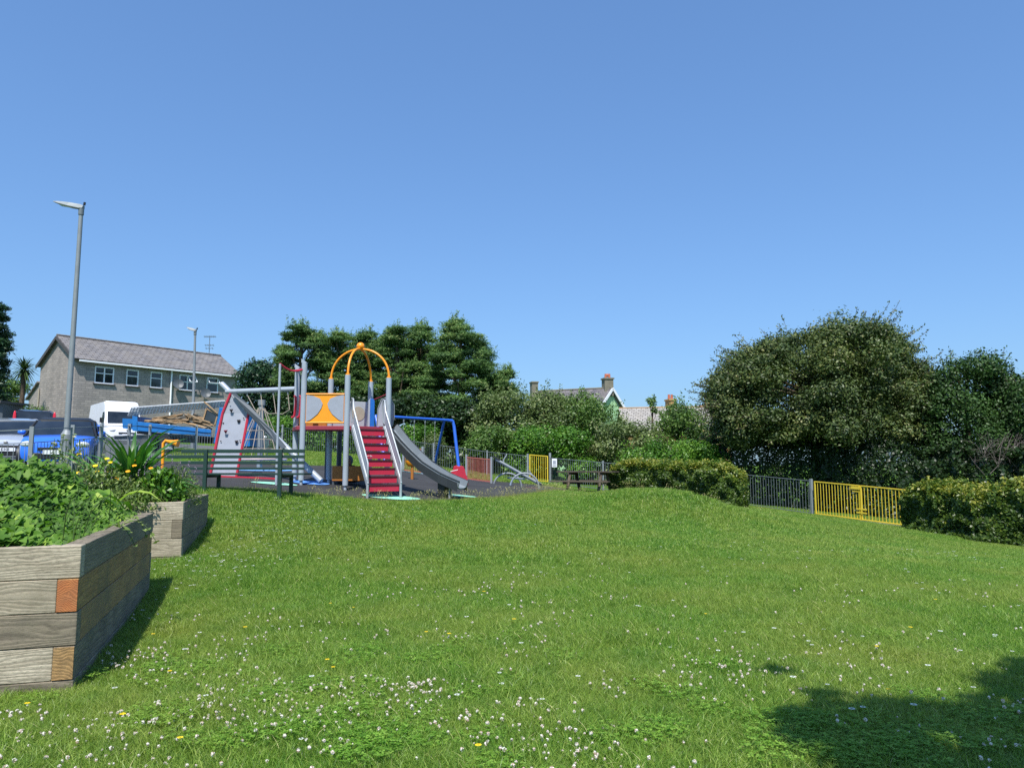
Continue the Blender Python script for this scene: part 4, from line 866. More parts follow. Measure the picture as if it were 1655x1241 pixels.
for pair in ((701, 684.5), (667, 650)):
    bott = []
    for px in pair:
        s = (731-px)/124; a = tr.lerp(tl, s); MB().tube([tuple(a-Vector((0, 0, .02))), tuple(a-Vector((0, 0, .16)))], .03, 8).build('chain_bracket', 'galv', sw, smooth=True)
        b = Vector((a.x, a.y, gz(a.x, a.y)+.55)); m = MB()
        L_ = (a.z-b.z); nn = 26
        for k in range(nn):
            z_ = a.z-.12-(L_-.12)*k/nn; h = (L_-.12)/nn*.62
            m.box((a.x, a.y, z_-h/2), (.028 if k % 2 else .010, .010 if k % 2 else .028, h*1.4))
        m.build('chain', 'chain', sw); bott.append(b)
    m = MB(); a, b = bott; c = (a+b)/2; u_ = (b-a).normalized(); w_ = Vector((-u_.y, u_.x, 0)); m.bar(a, b, .17, .03); m.build('swing_seat', 'black', sw, bevel=.01)
# ------------------------------------------------------------------ seesaw
ss_ = thing('seesaw', 'steel seesaw beam tipped down to the right between two hoop supports', 'seesaw', tuple(gp(836, 25.7)))
for (xa_, xm_, xb_, Y) in ((797.5, 820, 843, 26.2), (824, 846, 871.5, 25.2)):
    a, b = gp(xa_, Y), gp(xb_, Y); top = V(xm_, 764.5, Y).z
    MB().tube([(a.x+(b.x-a.x)*(.5-.5*math.cos(q)), Y, min(a.z, b.z)-.03+(top-min(a.z, b.z)+.03)*math.sin(q)**.85) for q in np.linspace(0.01, math.pi-.01, 17)], .032, 10).build('hoop', 'galv', ss_, smooth=True)
pA, pB = V(801, 742, 25.9), V(874, 783, 25.6)
MB().tube([tuple(pA), tuple(pA.lerp(pB, .35)), tuple(pA.lerp(pB, .6)), tuple(pB)], .055, 10).build('beam', 'galv_dk', ss_, smooth=True)
MB().tube([tuple(V(821, 772, 26.1)), tuple(V(848, 774, 25.3))], .03, 8).build('axle', 'galv', ss_, smooth=True)
for p, s in ((pA, 1), (pB, -1)):
    q = p+Vector((.03*s, 0, .03)); MB().box(tuple(q), (.28, .17, .05), rot=Matrix.Rotation(R(28), 3, 'Y')).build('seat', 'black', ss_, bevel=.01)
    h = p.lerp(pB if s > 0 else pA, .17); MB().tube([tuple(h), tuple(h+Vector((.02, 0, .14))), tuple(h+Vector((.10*s, 0, .26))), tuple(h+Vector((.12*s, 0, .34)))], .017, 8).build('handle', 'alu', ss_, smooth=True)
# ------------------------------------------------------------------ red rocker, orange spinner bowl, talk tube
Yr = 20.2; g = gp(741, Yr); rk = thing('rocker', 'red rocker with two pointed side panels beyond the slide end', 'rocker', tuple(g))
def zoomB(pts): return [V(640+a/10.34, 720+b/10.34, 0.0001+Yr) for a, b in pts]
pan = [(905, 560), (930, 520), (1000, 450), (1035, 400), (1045, 350), (1085, 335), (1130, 350), (1150, 400), (1168, 480), (1195, 560), (1200, 610), (1150, 600), (1100, 625), (1000, 590)]
plate_from(zoomB(pan), .03, 'side_panel', 'red', rk, bev=.008)
pan2 = [(a-100, b-5) for a, b in pan]; plate_from([p+Vector((0, .40, 0)) for p in zoomB(pan2)], .03, 'side_panel', 'red', rk, bev=.008)
c = V(748, 776, Yr+.2); MB().box((c.x-.06, Yr+.21, V(745, 770, Yr).z), (.34, .38, .04)).build('seat', 'red', rk, bevel=.008)
for px in (753.5, 718.5): p = V(px, 781, Yr); MB().disc((p.x, Yr-.02, p.z), (1, 0, 0), (0, 0, 1), .06, -.04).build('footrest_disc', 'holdr', rk)
mx = V(738, 780, Yr+.2); coil = [(mx.x+.09*math.cos(q), Yr+.2+.09*math.sin(q), g.z+.02+.22*q/25) for q in np.linspace(0, 25, 70)]; MB().tube(coil, .014, 6).build('spring', 'black', rk)
MB().tube([tuple(V(728, 762, Yr+.1)), tuple(V(745, 758, Yr+.1))], .012, 6).build('grab_bar', 'alu', rk)
Yo = 20.5; g = gp(666, Yo); ob = thing('spinner_bowl', 'orange bowl on a short orange post seen under the slide', 'spinner', tuple(g))
zc = V(663, 747, Yo).z; MB().tube([(g.x, Yo, g.z-.05), (g.x, Yo, zc-.1)], .042, 12).build('post', 'brown_panel', ob, smooth=True)
prof_ = [(0, -.12), (.07, -.11), (.12, -.06), (.15, .02), (.155, .05), (.135, .05), (.10, -.02), (.0, -.05)]
vs = [(g.x-.04+r_*math.cos(q), Yo+r_*math.sin(q)*.8, zc+z_) for r_, z_ in prof_ for q in np.linspace(0, 2*math.pi, 20, endpoint=False)]
MB().add(vs, [(i*20+j, i*20+(j+1) % 20, (i+1)*20+(j+1) % 20, (i+1)*20+j) for i in range(7) for j in range(20)]).build('bowl', 'orange', ob, smooth=True)
Yt = 15.9; g = gp(270, Yt); tt = thing('talk_tube', 'orange speaking horn panel half hidden by the bed\'s strap leaves', 'play panel', tuple(g))
ar = [V(263, 745, Yt), V(264, 716, Yt), V(268, 712, Yt), V(272, 713, Yt)]
MB().tube([tuple(Vector((ar[0].x, Yt, g.z-.05)))]+[tuple(p) for p in ar], .032, 10).build('post', 'orange', tt, smooth=True)
plate_from([V(266, 726, Yt), V(267, 716, Yt), V(271, 714, Yt), V(276, 718, Yt), V(279, 726, Yt)], .02, 'dotted_panel', 'panelgrey', tt)
h0, h1 = V(271, 713, Yt-.02), V(288, 716.5, Yt-.02); MB().tube([tuple(h0), tuple(h0.lerp(h1, .5)), tuple(h1)], [.03, .05, .085], 14).build('horn', 'orange', tt, smooth=True)
m = MB()
for a in ((270, 718), (272.5, 717), (272, 720), (269.5, 721.5), (274, 721)): p = V(a[0], a[1], Yt-.006); m.disc(tuple(p), (1, 0, 0), (0, 0, 1), .009, -.004, 8)
m.build('dots', 'black', tt)
# ------------------------------------------------------------------ picnic table
gA = gp(950, 27.6); pt = thing('picnic_table', 'dark brown timber picnic table between the yellow gate and the clipped hedge', 'picnic table', tuple(gA), R(-30))
yaw = R(-4); zt0 = gA.z; hz_ = V(950, 762.5, 27.3).z-zt0; bz_ = V(950, 778, 27).z-zt0; k_ = hz_/.75
for j in range(5): MB().box((0, -.30+.15*j, hz_), (2.2, .13, .045)).build('top_board', 'table', pt, bevel=.005, local=True)
for s in (-1, 1):
    for j in (0, 1): MB().box((.0, s*(.66+.13*j), bz_), (2.3, .12, .045)).build('bench_board', 'table', pt, bevel=.005, local=True)
for xx in (-.62, .62):
    MB().bar((xx, -.78, bz_-.06), (xx, .78, bz_-.06), .05, .10).build('bench_bearer', 'table', pt, local=True)
    MB().bar((xx, -.36, hz_-.07), (xx, .36, hz_-.07), .05, .09).build('top_bearer', 'table', pt, local=True)
    for s in (-1, 1): MB().bar((xx+.04, s*.62, -.08), (xx+.04, s*.26, hz_-.04), .10, .05, up=(0, 1, 0)).build('leg', 'table', pt, local=True)
# ------------------------------------------------------------------ fences
def bay(parent, a, b, h, mat, nb, r=.0075, gap=.07, rails=(0, 1), toprail=.022, extra=()):
    "one bay: two rails and its bars in one mesh; a,b on the ground"
    m = MB(); lo, hi = gap, h
    for z_ in [lo, hi-.01]+[h*e for e in extra]: m.bar(a+Vector((0, 0, z_)), b+Vector((0, 0, z_)), toprail*2, toprail*.9)
    for k in range(1, nb):
        p = a.lerp(b, k/nb); top = hi if not extra else h*extra[0]
        m.tube([(p.x, p.y, p.z+lo), (p.x, p.y, p.z+top-.015)], r, 5, cap=False)
    return m.build('bar_panel', mat, parent)
def fence(name, label, pts, h, mat, postmat, step=.105, r=.0075, bayl=2.6, extra=(), post_h=.06, group=None, ends=(1, 1), pw=.06):
    P = [gp(*q) for q in pts]; t = thing(name, label, 'fence', tuple(P[0]), 0, group); first = True
    for i in range(len(P)-1):
        L_ = (P[i+1]-P[i]).length; nb = max(1, round(L_/bayl))
        for j in range(nb):
            a = P[i].lerp(P[i+1], j/nb); b = P[i].lerp(P[i+1], (j+1)/nb); a.z = gz(a.x, a.y); b.z = gz(b.x, b.y)
            bay(t, a, b, h, mat, max(3, round((b-a).length/step)), r, extra=extra)
            if (not first) or ends[0]: MB().box((a.x, a.y, a.z+(h+post_h)/2-.03), (pw, pw, h+post_h+.06), .3).build('post', postmat, t)
            first = False
    if ends[1]: b = P[-1]; MB().box((b.x, b.y, gz(b.x, b.y)+(h+post_h)/2-.03), (pw, pw, h+post_h+.06), .3).build('post', postmat, t)
    return t
fence('bow_top_fence', 'grey bar fence running behind the play tower and swings to the small yellow gate', [(455, 34), (560, 37.5), (700, 35.2), (787, 34.4), (853, 33.2)], 1.15, 'galv_dk', 'galv', bayl=2.9, step=.12)
fence('bow_top_fence', 'grey bar fence behind the picnic table, with the small white sign', [(889, 32.6), (975, 30.4), (1005, 30)], 1.15, 'galv_dk', 'galv', bayl=2.9, step=.12)
fence('bow_top_fence', 'dark grey bar fence between the clipped hedge and the double yellow gate', [(1190, 28.6), (1313, 25.6)], 1.18, 'galv_dk', 'galv', bayl=3.2, step=.125, pw=.085)
fence('roadside_fence', 'galvanised two rail bar fence in front of the parked cars and truck', [(-60, 16.6), (46, 17.2), (113, 18.6), (160, 20.4), (206, 24.0), (240, 26.5), (316, 29.8), (352, 30.5), (455, 34)], 1.22, 'galv', 'galv', bayl=3.2, extra=(.74,), step=.11, pw=.085)
for lb, q in (('low guard rail with red bars right of the red rocker, by the swings', ((753.5, 27.6), (794, 26.6))), ('low guard rail with red bars under the slide, by the swings', ((651.5, 25.8), (682.5, 25.6)))):
    a, b = gp(*q[0]), gp(*q[1]); t = thing('guard_rail', lb, 'barrier', tuple(a)); h = .92
    for p in (a, b): MB().box((p.x, p.y, p.z+h/2), (.075, .075, h+.08)).build('post', 'galv', t)
    m = MB()
    for z_ in (.08, h-.06): m.bar(a+Vector((0, 0, z_)), b+Vector((0, 0, z_)), .03, .03)
    n_ = max(8, round((b-a).length/.07))
    for k in range(1, n_): p = a.lerp(b, k/n_); m.tube([(p.x, p.y, p.z+.08), (p.x, p.y, p.z+h-.06)], .0095, 5, cap=False)
    m.build('bar_panel', 'redbar', t)
# gates
a, b = gp(856.5, 33.1), gp(885, 32.7); yg = thing('small_gate', 'small single yellow bar gate behind the seesaw', 'gate', tuple(a)); h = 1.22
m = MB()
for k in range(1, 8): p = a.lerp(b, k/8); m.tube([(p.x, p.y, p.z+.1), (p.x, p.y, p.z+h-.03)], .014, 6)
m.build('bars', 'yellow', yg); m = MB()
for z_ in (.1, h-.02): m.bar(a+Vector((0, 0, z_)), b+Vector((0, 0, z_)), .05, .04)
for p in (a, b): m.box((p.x, p.y, p.z+h/2+.02), (.05, .05, h-.05))
m.build('gate_frame', 'yellow', yg)
MB().box((b.x+.11, b.y, b.z+.65), (.09, .09, 1.4)).build('gate_post', 'galv', yg); MB().box((a.x-.10, a.y, a.z+.6), (.08, .08, 1.3)).build('gate_post', 'galv', yg)
sg = V(896, 748, 32.1); t = thing('sign', 'small white notice with a pale grey emblem on the fence by the small yellow gate', 'sign', tuple(sg))
MB().box(tuple(sg), (.22, .015, .36)).build('sign_board', 'white', t, bevel=.004); MB().box((sg.x, sg.y-.010, sg.z+.03), (.13, .006, .15)).build('emblem', 'panelgrey', t); MB().box((sg.x, sg.y-.010, sg.z-.11), (.15, .006, .03)).build('emblem', 'dkgrey', t)
G0, G1 = gp(1319, 25.35), gp(1468, 22.85); dg = thing('double_gate', 'wide double yellow bar gate between grey fence and right hedge', 'gate', tuple(G0)); h = 1.17
dv = (G1-G0); gm = G0.lerp(G1, .52); up = Vector((0, 0, 1))
for (a, b), nb in (((G0, gm-dv.normalized()*.03), 15), ((gm+dv.normalized()*.03, G1), 13)):
    leaf = MB()
    for z_ in (.09, h-.015): leaf.bar(a+up*z_, b+up*z_, .045, .035)
    for p in (a, b): leaf.box((p.x, p.y, p.z+h/2+.03), (.045, .045, h-.06), .3)
    leaf = leaf.build('gate_leaf', 'yellow', dg, bevel=.003); m = MB()
    for k in range(1, nb): p = a.lerp(b, k/nb); m.tube([(p.x, p.y, p.z+.09), (p.x, p.y, p.z+h-.03)], .0115, 6, cap=False)
    m.build('bars', 'yellow', leaf)
n_ = dv.normalized(); lk = gm-n_*.16+Vector((0, -.04, 0))
MB().bar(lk+up*(h-.10)-n_*.16, lk+up*(h-.10)+n_*.14, .06, .09).build('latch_box', 'yellow', dg, bevel=.005)
MB().bar(lk+up*(h-.21)-n_*.12, lk+up*(h-.21)+n_*.10, .03, .03).build('latch_box', 'yellow', dg)
for z_ in (.30, .41): MB().bar(gm-n_*.17+up*z_+Vector((0, -.04, 0)), gm+n_*.17+up*z_+Vector((0, -.04, 0)), .035, .045).build('drop_bolt', 'yellow', dg)
MB().tube([tuple(gm+up*.25+Vector((0, -.045, 0))), tuple(gm+up*(h-.05)+Vector((0, -.045, 0)))], .02, 8).build('drop_rod', 'yellow', dg)
# concrete strip under the double gate
q0, q1 = G0.lerp(G1, .3), G1+n_*.6; pn = Vector((-n_.y, n_.x, 0)); vs, fs = [], []
for k in range(13):
    p = q0.lerp(q1, k/12)
    for s in (-.18, .5): r_ = p+pn*s; vs.append((r_.x, r_.y, gz(r_.x, r_.y)+.05))
fs = [(2*k, 2*k+2, 2*k+3, 2*k+1) for k in range(12)]; tag(MB().add(vs, fs).build('concrete_strip', 'pave'), kind='structure')
# ------------------------------------------------------------------ street lamps and aerial
def lamp(label, Y, base_px, sh, top, tip, fat, thin, kk):
    g = gp(base_px[0], Y); t = thing('street_lamp', label, 'street lamp', tuple(g)); a = V(sh[0], sh[1], Y); b = V(top[0], top[1], Y)
    MB().tube([(g.x, Y, g.z-.1), (a.x, Y, a.z-.12)], fat, 16).build('base_column', 'galv', t, smooth=True)
    MB().tube([(a.x, Y, a.z-.12), (a.x, Y, a.z)], [fat, thin*1.15], 16).build('shoulder', 'galv', t, smooth=True)
    MB().tube([tuple(a-Vector((0, 0, .02))), tuple(b)], [thin*1.1, thin*.8], 14).build('pole', 'galv', t, smooth=True)
    MB().tube([tuple(b-Vector((0, 0, .16*kk))), tuple(b+Vector((0, 0, .05*kk)))], thin*1.05, 14).build('collar', 'galv_dk', t, smooth=True)
    e = V(tip[0], tip[1], Y); s0 = b+Vector((.06*kk, 0, .06*kk)); d = e-s0; L_ = d.length; d.normalize(); w = Vector((0, 1, 0)); u_ = w.cross(d)
    if u_.z < 0: u_ = -u_
    vs = []
    for s, wd, hh in ((0, .06, .05), (.10, .09, .075), (.45, .12, .07), (.85, .10, .035), (1, .05, .012)):
        c = s0+d*L_*s; vs += [tuple(c-w*wd*kk-u_*hh*kk), tuple(c+w*wd*kk-u_*hh*kk), tuple(c+w*wd*kk*.7+u_*hh*.5*kk), tuple(c-w*wd*kk*.7+u_*hh*.5*kk)]
    hd_ = MB().add(vs, [(4*i+j, 4*i+(j+1) % 4, 4*i+4+(j+1) % 4, 4*i+4+j) for i in range(4) for j in range(4)]+[(3, 2, 1, 0), (16, 17, 18, 19)]).build('lamp_head', 'galv', t, bevel=.006)
    c = s0+d*L_*.55-u_*.065*kk; MB().bar(c-d*L_*.2, c+d*L_*.2, .12*kk, .02*kk).build('lens', 'lamp_lens', hd_)
    MB().tube([tuple(s0+u_*.04*kk), tuple(s0+u_*.12*kk)], .03*kk, 10).build('photocell', 'black', hd_)
lamp('tall grey street lamp in front of the blue car, nearest lamp', 18.9, (105.5, 720), (108, 695), (131.5, 338), (87, 326), .135, .064, 1.0)
lamp('smaller distant street lamp in front of the long grey house', 37, (311, 690), (312, 668), (315.5, 536), (302, 529), .10, .065, 1.1)
# ------------------------------------------------------------------ vehicles
def car(label, loc, yaw, L, Wd, Ht, mat, name='parked_car', kind='hatch', plate=None, top=None):
    "front faces local -y; origin on the ground under the middle"
    t = thing(name, label, 'van' if kind == 'van' else 'car', loc, yaw); hw = Wd/2
    if kind == 'van': st = [(-.5, .25, .62, .72), (-.49, .24, .85, .86), (-.44, .23, 1.02, .95), (-.33, .22, 1.18, 1.0), (-.30, .22, 1.22, 1.0), (.0, .22, 1.22, 1.0), (.3, .22, 1.22, 1.0), (.49, .25, 1.22, .99), (.5, .3, 1.2, .96)]
    elif kind == 'suv': st = [(-.5, .32, .66, .78), (-.485, .26, .86, .9), (-.44, .25, .96, .97), (-.25, .25, 1.04, 1), (.2, .25, 1.06, 1), (.45, .26, 1.08, .99), (.49, .30, 1.02, .95), (.5, .36, .9, .9)]
    else: st = [(-.5, .28, .54, .74), (-.485, .20, .70, .87), (-.43, .18, .80, .95), (-.30, .18, .90, .99), (-.15, .18, .95, 1), (.2, .18, .98, 1), (.42, .2, 1.0, .98), (.485, .25, .95, .93), (.5, .35, .8, .86)]
    vs = []; prof = lambda z0, z1, w: [(-w*.86, z0), (-w*.97, z0+.10), (-w, z0+(z1-z0)*.45), (-w*.985, z1-(z1-z0)*.22), (-w*.93, z1-.03), (-w*.70, z1), (0, z1+.025), (w*.70, z1), (w*.93, z1-.03), (w*.985, z1-(z1-z0)*.22), (w, z0+(z1-z0)*.45), (w*.97, z0+.10), (w*.86, z0)]
    for y, z0, z1, wk in st:
        for a, b in prof(z0, z1, hw*wk): vs.append((a, y*L, b))
    k = 13; n = len(st)
    MB().add(vs, [(i*k+j, i*k+(j+1) % k, (i+1)*k+(j+1) % k, (i+1)*k+j) for i in range(n-1) for j in range(k)]+[tuple(range(k))[::-1], tuple(range((n-1)*k, n*k))]).build('body', mat, t, smooth=True, bevel=0, local=True)
    if kind == 'van': gh = [(-.335, 1.16, 1.17, .90), (-.27, 1.14, 1.78, .86), (-.22, 1.14, Ht-.22, .84), (-.17, 1.14, Ht-.05, .84), (.485, 1.14, Ht-.05, .84), (.495, 1.14, Ht-.12, .82)]
    elif kind == 'suv': gh = [(-.26, 1.0, 1.01, .92), (-.12, 1.0, Ht-.07, .82), (0, 1.0, Ht-.02, .80), (.36, 1.0, Ht-.05, .80), (.45, 1.0, Ht-.16, .80), (.485, 1.0, 1.06, .86)]
    else: gh = [(-.27, .86, .87, .90), (-.12, .9, Ht-.10, .76), (-.02, .9, Ht-.02, .74), (.2, .9, Ht-.03, .74), (.34, .92, Ht-.12, .74), (.47, .92, .97, .84)]
    vs = []
    for y, z0, z1, wk in gh:
        w0 = hw*min(.95, wk+.10); w1 = hw*wk; vs += [(-w0, y*L, z0), (-w1, y*L, z1-.05 if z1-z0 > .2 else z1), (-w1*.86, y*L, z1), (w1*.86, y*L, z1), (w1, y*L, z1-.05 if z1-z0 > .2 else z1), (w0, y*L, z0)]
    n = len(gh); gmat = mat if kind == 'van' else 'carglass'
    cab = MB().add(vs, [(i*6+j, i*6+(j+1) % 6, (i+1)*6+(j+1) % 6, (i+1)*6+j) for i in range(n-1) for j in range(6)]+[tuple(range(6))[::-1], tuple(range((n-1)*6, n*6))]).build('windows' if kind != 'van' else 'upper_body', gmat, t, smooth=(kind != 'van'), bevel=.02 if kind == 'van' else 0, local=True)
    if kind != 'van':
        m = MB(); idx = [i for i in range(n) if gh[i][2]-gh[i][1] > .35]
        vs = []
        for i in idx:
            y, z0, z1, wk = gh[i]; w1 = hw*wk; vs += [(-w1*1.01, y*L, z1-.045), (-w1*.86, y*L, z1+.012), (w1*.86, y*L, z1+.012), (w1*1.01, y*L, z1-.045), (w1*.86, y*L, z1-.02), (-w1*.86, y*L, z1-.02)]
        q = len(idx); MB().add(vs, [(i*6+j, i*6+(j+1) % 6, (i+1)*6+(j+1) % 6, (i+1)*6+j) for i in range(q-1) for j in range(6)]+[tuple(range(6))[::-1], tuple(range((q-1)*6, q*6))]).build('roof', top or mat, t, smooth=True, local=True)
        for s in (-1, 1):
            a0, a1 = gh[0], gh[1]; MB().tube([(s*hw*(a0[3]+.08)*.98, a0[0]*L, a0[2]), (s*hw*a1[3]*1.0, a1[0]*L, a1[2]-.04)], .03, 6).build('pillar', top or mat, t, local=True)
            b0_, b1_ = gh[-1], gh[-2]; MB().tube([(s*hw*.94, b0_[0]*L, b0_[2]-.02), (s*hw*b1_[3], b1_[0]*L, b1_[2]-.04)], .05, 6).build('pillar', mat, t, local=True)
            MB().bar((s*hw*.88, .02*L, .93), (s*hw*.77, .02*L, Ht-.08), .05, .04).build('pillar', 'black', t, local=True)
            MB().ball((s*(hw+.07), -.20*L, 1.0), (.10, .06, .07), 8, 6).build('wing_mirror', mat, t, smooth=True, local=True)
    else:
        W0, z0_, z1_ = hw*.80, 1.20, 1.80; y0_, y1_ = -.333*L, -.262*L
        MB().add([(-W0, y0_-.03, z0_), (W0, y0_-.03, z0_), (W0*.95, y1_-.055, z1_+.05), (-W0*.95, y1_-.055, z1_+.05), (-W0, y0_+.0, z0_), (W0, y0_, z0_), (W0*.95, y1_, z1_+.05), (-W0*.95, y1_, z1_+.05)], [(0, 1, 2, 3), (7, 6, 5, 4), (0, 4, 5, 1), (2, 6, 7, 3), (1, 5, 6, 2), (0, 3, 7, 4)]).build('windscreen', 'carglass', t, bevel=.01, local=True)
        for s in (-1, 1):
            MB().add([(s*hw*.965, -.300*L, 1.22), (s*hw*.965, -.19*L, 1.22), (s*hw*.90, -.19*L, 1.82), (s*hw*.90, -.245*L, 1.82), (s*hw*.9, -.30*L, 1.22), (s*hw*.9, -.19*L, 1.22), (s*hw*.85, -.19*L, 1.82), (s*hw*.85, -.245*L, 1.82)], [(0, 1, 2, 3), (7, 6, 5, 4), (0, 4, 5, 1), (2, 6, 7, 3), (1, 5, 6, 2), (0, 3, 7, 4)]).build('side_window', 'carglass', t, local=True)
            MB().box((s*(hw+.10), -.31*L, 1.35), (.12, .10, .26)).build('wing_mirror', 'black', t, bevel=.02, local=True)
            MB().box((s*(hw*1.0), .1*L, .62), (.02, L*.5, .08)).build('side_strip', 'black', t, local=True)
    rw = .31 if kind != 'van' else .34
    for y in (-.31, .31):
        for s in (-1, 1):
            c = Vector((s*(hw-.10), y*L, rw)); w = MB().tube([tuple(c-Vector((.10, 0, 0))), tuple(c+Vector((.10, 0, 0)))], rw, 20).build('wheel', 'tyre', t, smooth=True, local=True)
            MB().tube([tuple(c+Vector((s*.07, 0, 0))), tuple(c+Vector((s*.112, 0, 0)))], rw*.62, 14).build('rim', 'alu', w, smooth=True, local=True)
            MB().tube([tuple(c-Vector((.13, 0, 0))), tuple(c+Vector((s*.02+.08, 0, 0)))], rw*1.13, 20).build('wheel_arch', 'black', t, smooth=True, local=True)
    fy = -.5*L; zk = 1.0 if kind != 'van' else 1.22
    for s in (-1, 1):
        MB().ball((s*hw*.70, fy+.09, .64*zk), (.17, .10, .085*zk), 12, 8).build('headlight', 'lamp_lens', t, smooth=True, local=True)
        MB().ball((s*hw*.86, .49*L, .82 if kind == 'hatch' else 1.15), (.07, .06, .14 if kind == 'hatch' else .34), 8, 8).build('tail_light', 'redlens', t, smooth=True, local=True)
    MB().box((0, fy-.005, .52*zk), (hw*.85, .05, .08)).build('upper_grille', 'black', t, bevel=.01, local=True)
    MB().box((0, fy+.01, .33*zk), (hw*1.25, .06, .17)).build('lower_grille', 'black', t, bevel=.02, local=True)
    MB().box((0, fy-.035, .435*zk), (.52, .02, .11)).build('number_plate', 'white', t, local=True)
    MB().box((0, .5*L+.01, .62), (.52, .02, .11)).build('number_plate', 'white', t, local=True)
    if plate:
        cu = bpy.data.curves.new('plate_text', 'FONT'); cu.body = plate; cu.size = .105; cu.extrude = .003; cu.align_x = 'CENTER'; cu.align_y = 'CENTER'; cu.materials.append(M['black'])
        o = bpy.data.objects.new('plate_text', cu); me = bpy.data.meshes.new_from_object(o); o = bpy.data.objects.new('plate_text', me); C.objects.link(o); o.parent = t; o.rotation_euler = (R(90), 0, 0); o.location = (0, fy-.047, .435*zk)
    if plate or kind != 'suv': MB().ball((0, fy-.005, .63*zk+.02), (.06, .02, .045), 10, 6).build('badge', 'chain', t, smooth=True, local=True)
    if kind == 'suv': MB().add([(-hw*.70, .497*L, 1.10), (hw*.70, .497*L, 1.10), (hw*.66, .462*L, 1.50), (-hw*.66, .462*L, 1.50), (-hw*.70, .48*L, 1.10), (hw*.70, .48*L, 1.10), (hw*.66, .445*L, 1.50), (-hw*.66, .445*L, 1.50)], [(3, 2, 1, 0), (4, 5, 6, 7), (0, 1, 5, 4), (2, 3, 7, 6), (1, 2, 6, 5), (0, 4, 7, 3)]).build('rear_window', 'carglass', t, local=True)
    return t
g = gp(22, 24.6); car('silver car facing the fence at the far left edge', tuple(g), R(27), 4.1, 1.78, 1.5, 'carsilver', plate='K503')
g = gp(104, 21.6); z_ = V(104, 672.5, 21.0).z-1.47; car('bright blue car parked behind the fence and the tall street lamp', (g.x, g.y, z_), R(24), 4.1, 1.80, 1.47, 'carblue', top='black')  # black roof and pillars paint in the dark glass reflections
g = gp(29, 35); z_ = V(29, 662, 35).z-1.62; car('dark maroon car seen from the rear, with high red tail lights', (g.x, g.y+1, z_), R(214), 4.4, 1.8, 1.62, 'cardark', kind='suv')
g = gp(178, 41.5); z_ = V(178, 648, 41.5).z-2.5; car('tall white van in front of the grey house', (g.x, g.y+.5, z_), R(40), 5.4, 2.0, 2.5, 'white', 'parked_van', 'van')
g = gp(407, 35.5); z_ = V(407, 692, 35.5).z-1.45; car('white car partly hidden behind the climbing wall and rope cone', (g.x, g.y, z_), R(10), 3.6, 1.2, 1.45, 'white')
# flatbed truck
Yk = 31.5; t = thing('flatbed_truck', 'blue flatbed truck loaded with broken timber and a grey lattice on top', 'truck', tuple(gp(285, Yk)))
def q4(pts, th, name, mat, Y=Yk, **k): return plate_from([V(a, b, Y) for a, b in pts], th, name, mat, t, **k)
q4([(221, 681), (341, 694), (341, 705.5), (221, 696)], .06, 'side_board', 'truckblue', bev=.01)
q4([(221, 686.0), (341, 698.6), (341, 699.6), (221, 687.2)], .03, 'board_rib', 'truckblue', Yk-.04)
q4([(214, 672), (222, 673), (222, 697), (214, 696)], 1.7, 'tail_board', 'truckblue')
q4([(198, 676), (214, 677), (214, 694), (198, 692)], .3, 'tail_board', 'truckblue', Yk+.4)
q4([(354.5, 658), (360.5, 659), (351, 717), (345, 716)], .12, 'headboard_post', 'truckblue', bev=.01)
q4([(354.5, 658), (360.5, 659), (351, 717), (345, 716)], .12, 'headboard_post', 'truckblue', Yk+1.7)
q4([(221, 697), (341, 706), (341, 710), (221, 701)], 1.9, 'bed_floor', 'black', Yk+.08)
q4([(221, 702), (350, 708), (350, 717), (221, 712)], .25, 'chassis', 'black', Yk+.5)
q4([(362, 668), (396, 668), (403, 690), (404, 722), (352, 722)], 1.9, 'cab', 'truckblue', bev=.03); q4([(368, 672), (392, 672), (397, 688), (366, 688)], .02, 'cab_window', 'carglass', Yk-.02)
for px in (243, 262, 378):
    p = gp(px, Yk+.1); w = MB().tube([(p.x, Yk+.05, p.z+.42), (p.x, Yk+.35, p.z+.42)], .42, 20).build('wheel', 'tyre', t, smooth=True)
lt = thing('lattice_ladder', 'long grey metal lattice laid over the timber on the truck', 'ladder', tuple(V(285, 662, Yk)))
m = MB(); 
for s in np.linspace(0, 1, 6):
    a = V(213-6*s, 658.5+13*s, Yk-.1+.25*s); b = V(363-2*s, 647.5+9.5*s, Yk+.6+.25*s); m.bar(a, b, .05, .05)
for k in range(31):
    u_ = k/30; a = V(213+150*u_, 658.5-11*u_, Yk-.12+.7*u_); b = V(207+154*u_, 671.5-14.5*u_, Yk+.12+.7*u_); m.bar(a, b, .035, .035)
m.build('lattice', 'mesh_rack', lt)
r = np.random.default_rng(5)
for k in range(34):
    if k < 20: px0, px1 = r.uniform(222, 262), r.uniform(265, 308); s0, s1 = r.uniform(0, 1), r.uniform(0, 1); a = V(px0, 686-15*s0*(px0-205)/60, Yk+.3+r.uniform(0, .9)); b = V(px1, 684-16*s1, Yk+.3+r.uniform(0, .9))
    else: px0 = r.uniform(295, 315); px1 = r.uniform(325, 347); a = V(px0, r.uniform(668, 685), Yk+.3+r.uniform(0, .9)); b = V(px1, r.uniform(682, 695), Yk+.3+r.uniform(0, .9))
    o = MB().bar(a, b, r.uniform(.06, .16), r.uniform(.03, .07), up=(r.normal(0, .3), -.3, 1)).build('timber_plank', 'timber')
    tag(o, ('broken brown plank in the heap at the left of the truck bed' if k < 20 else 'broken brown plank sloping down at the right of the truck bed'), 'plank', 'planks heaped at the left of the truck bed' if k < 20 else 'planks sloping at the right of the truck bed')
wf = thing('broken_window_frame', 'broken timber window frame standing at the right end of the truck bed', 'window frame', tuple(V(335, 690, Yk+.6)))
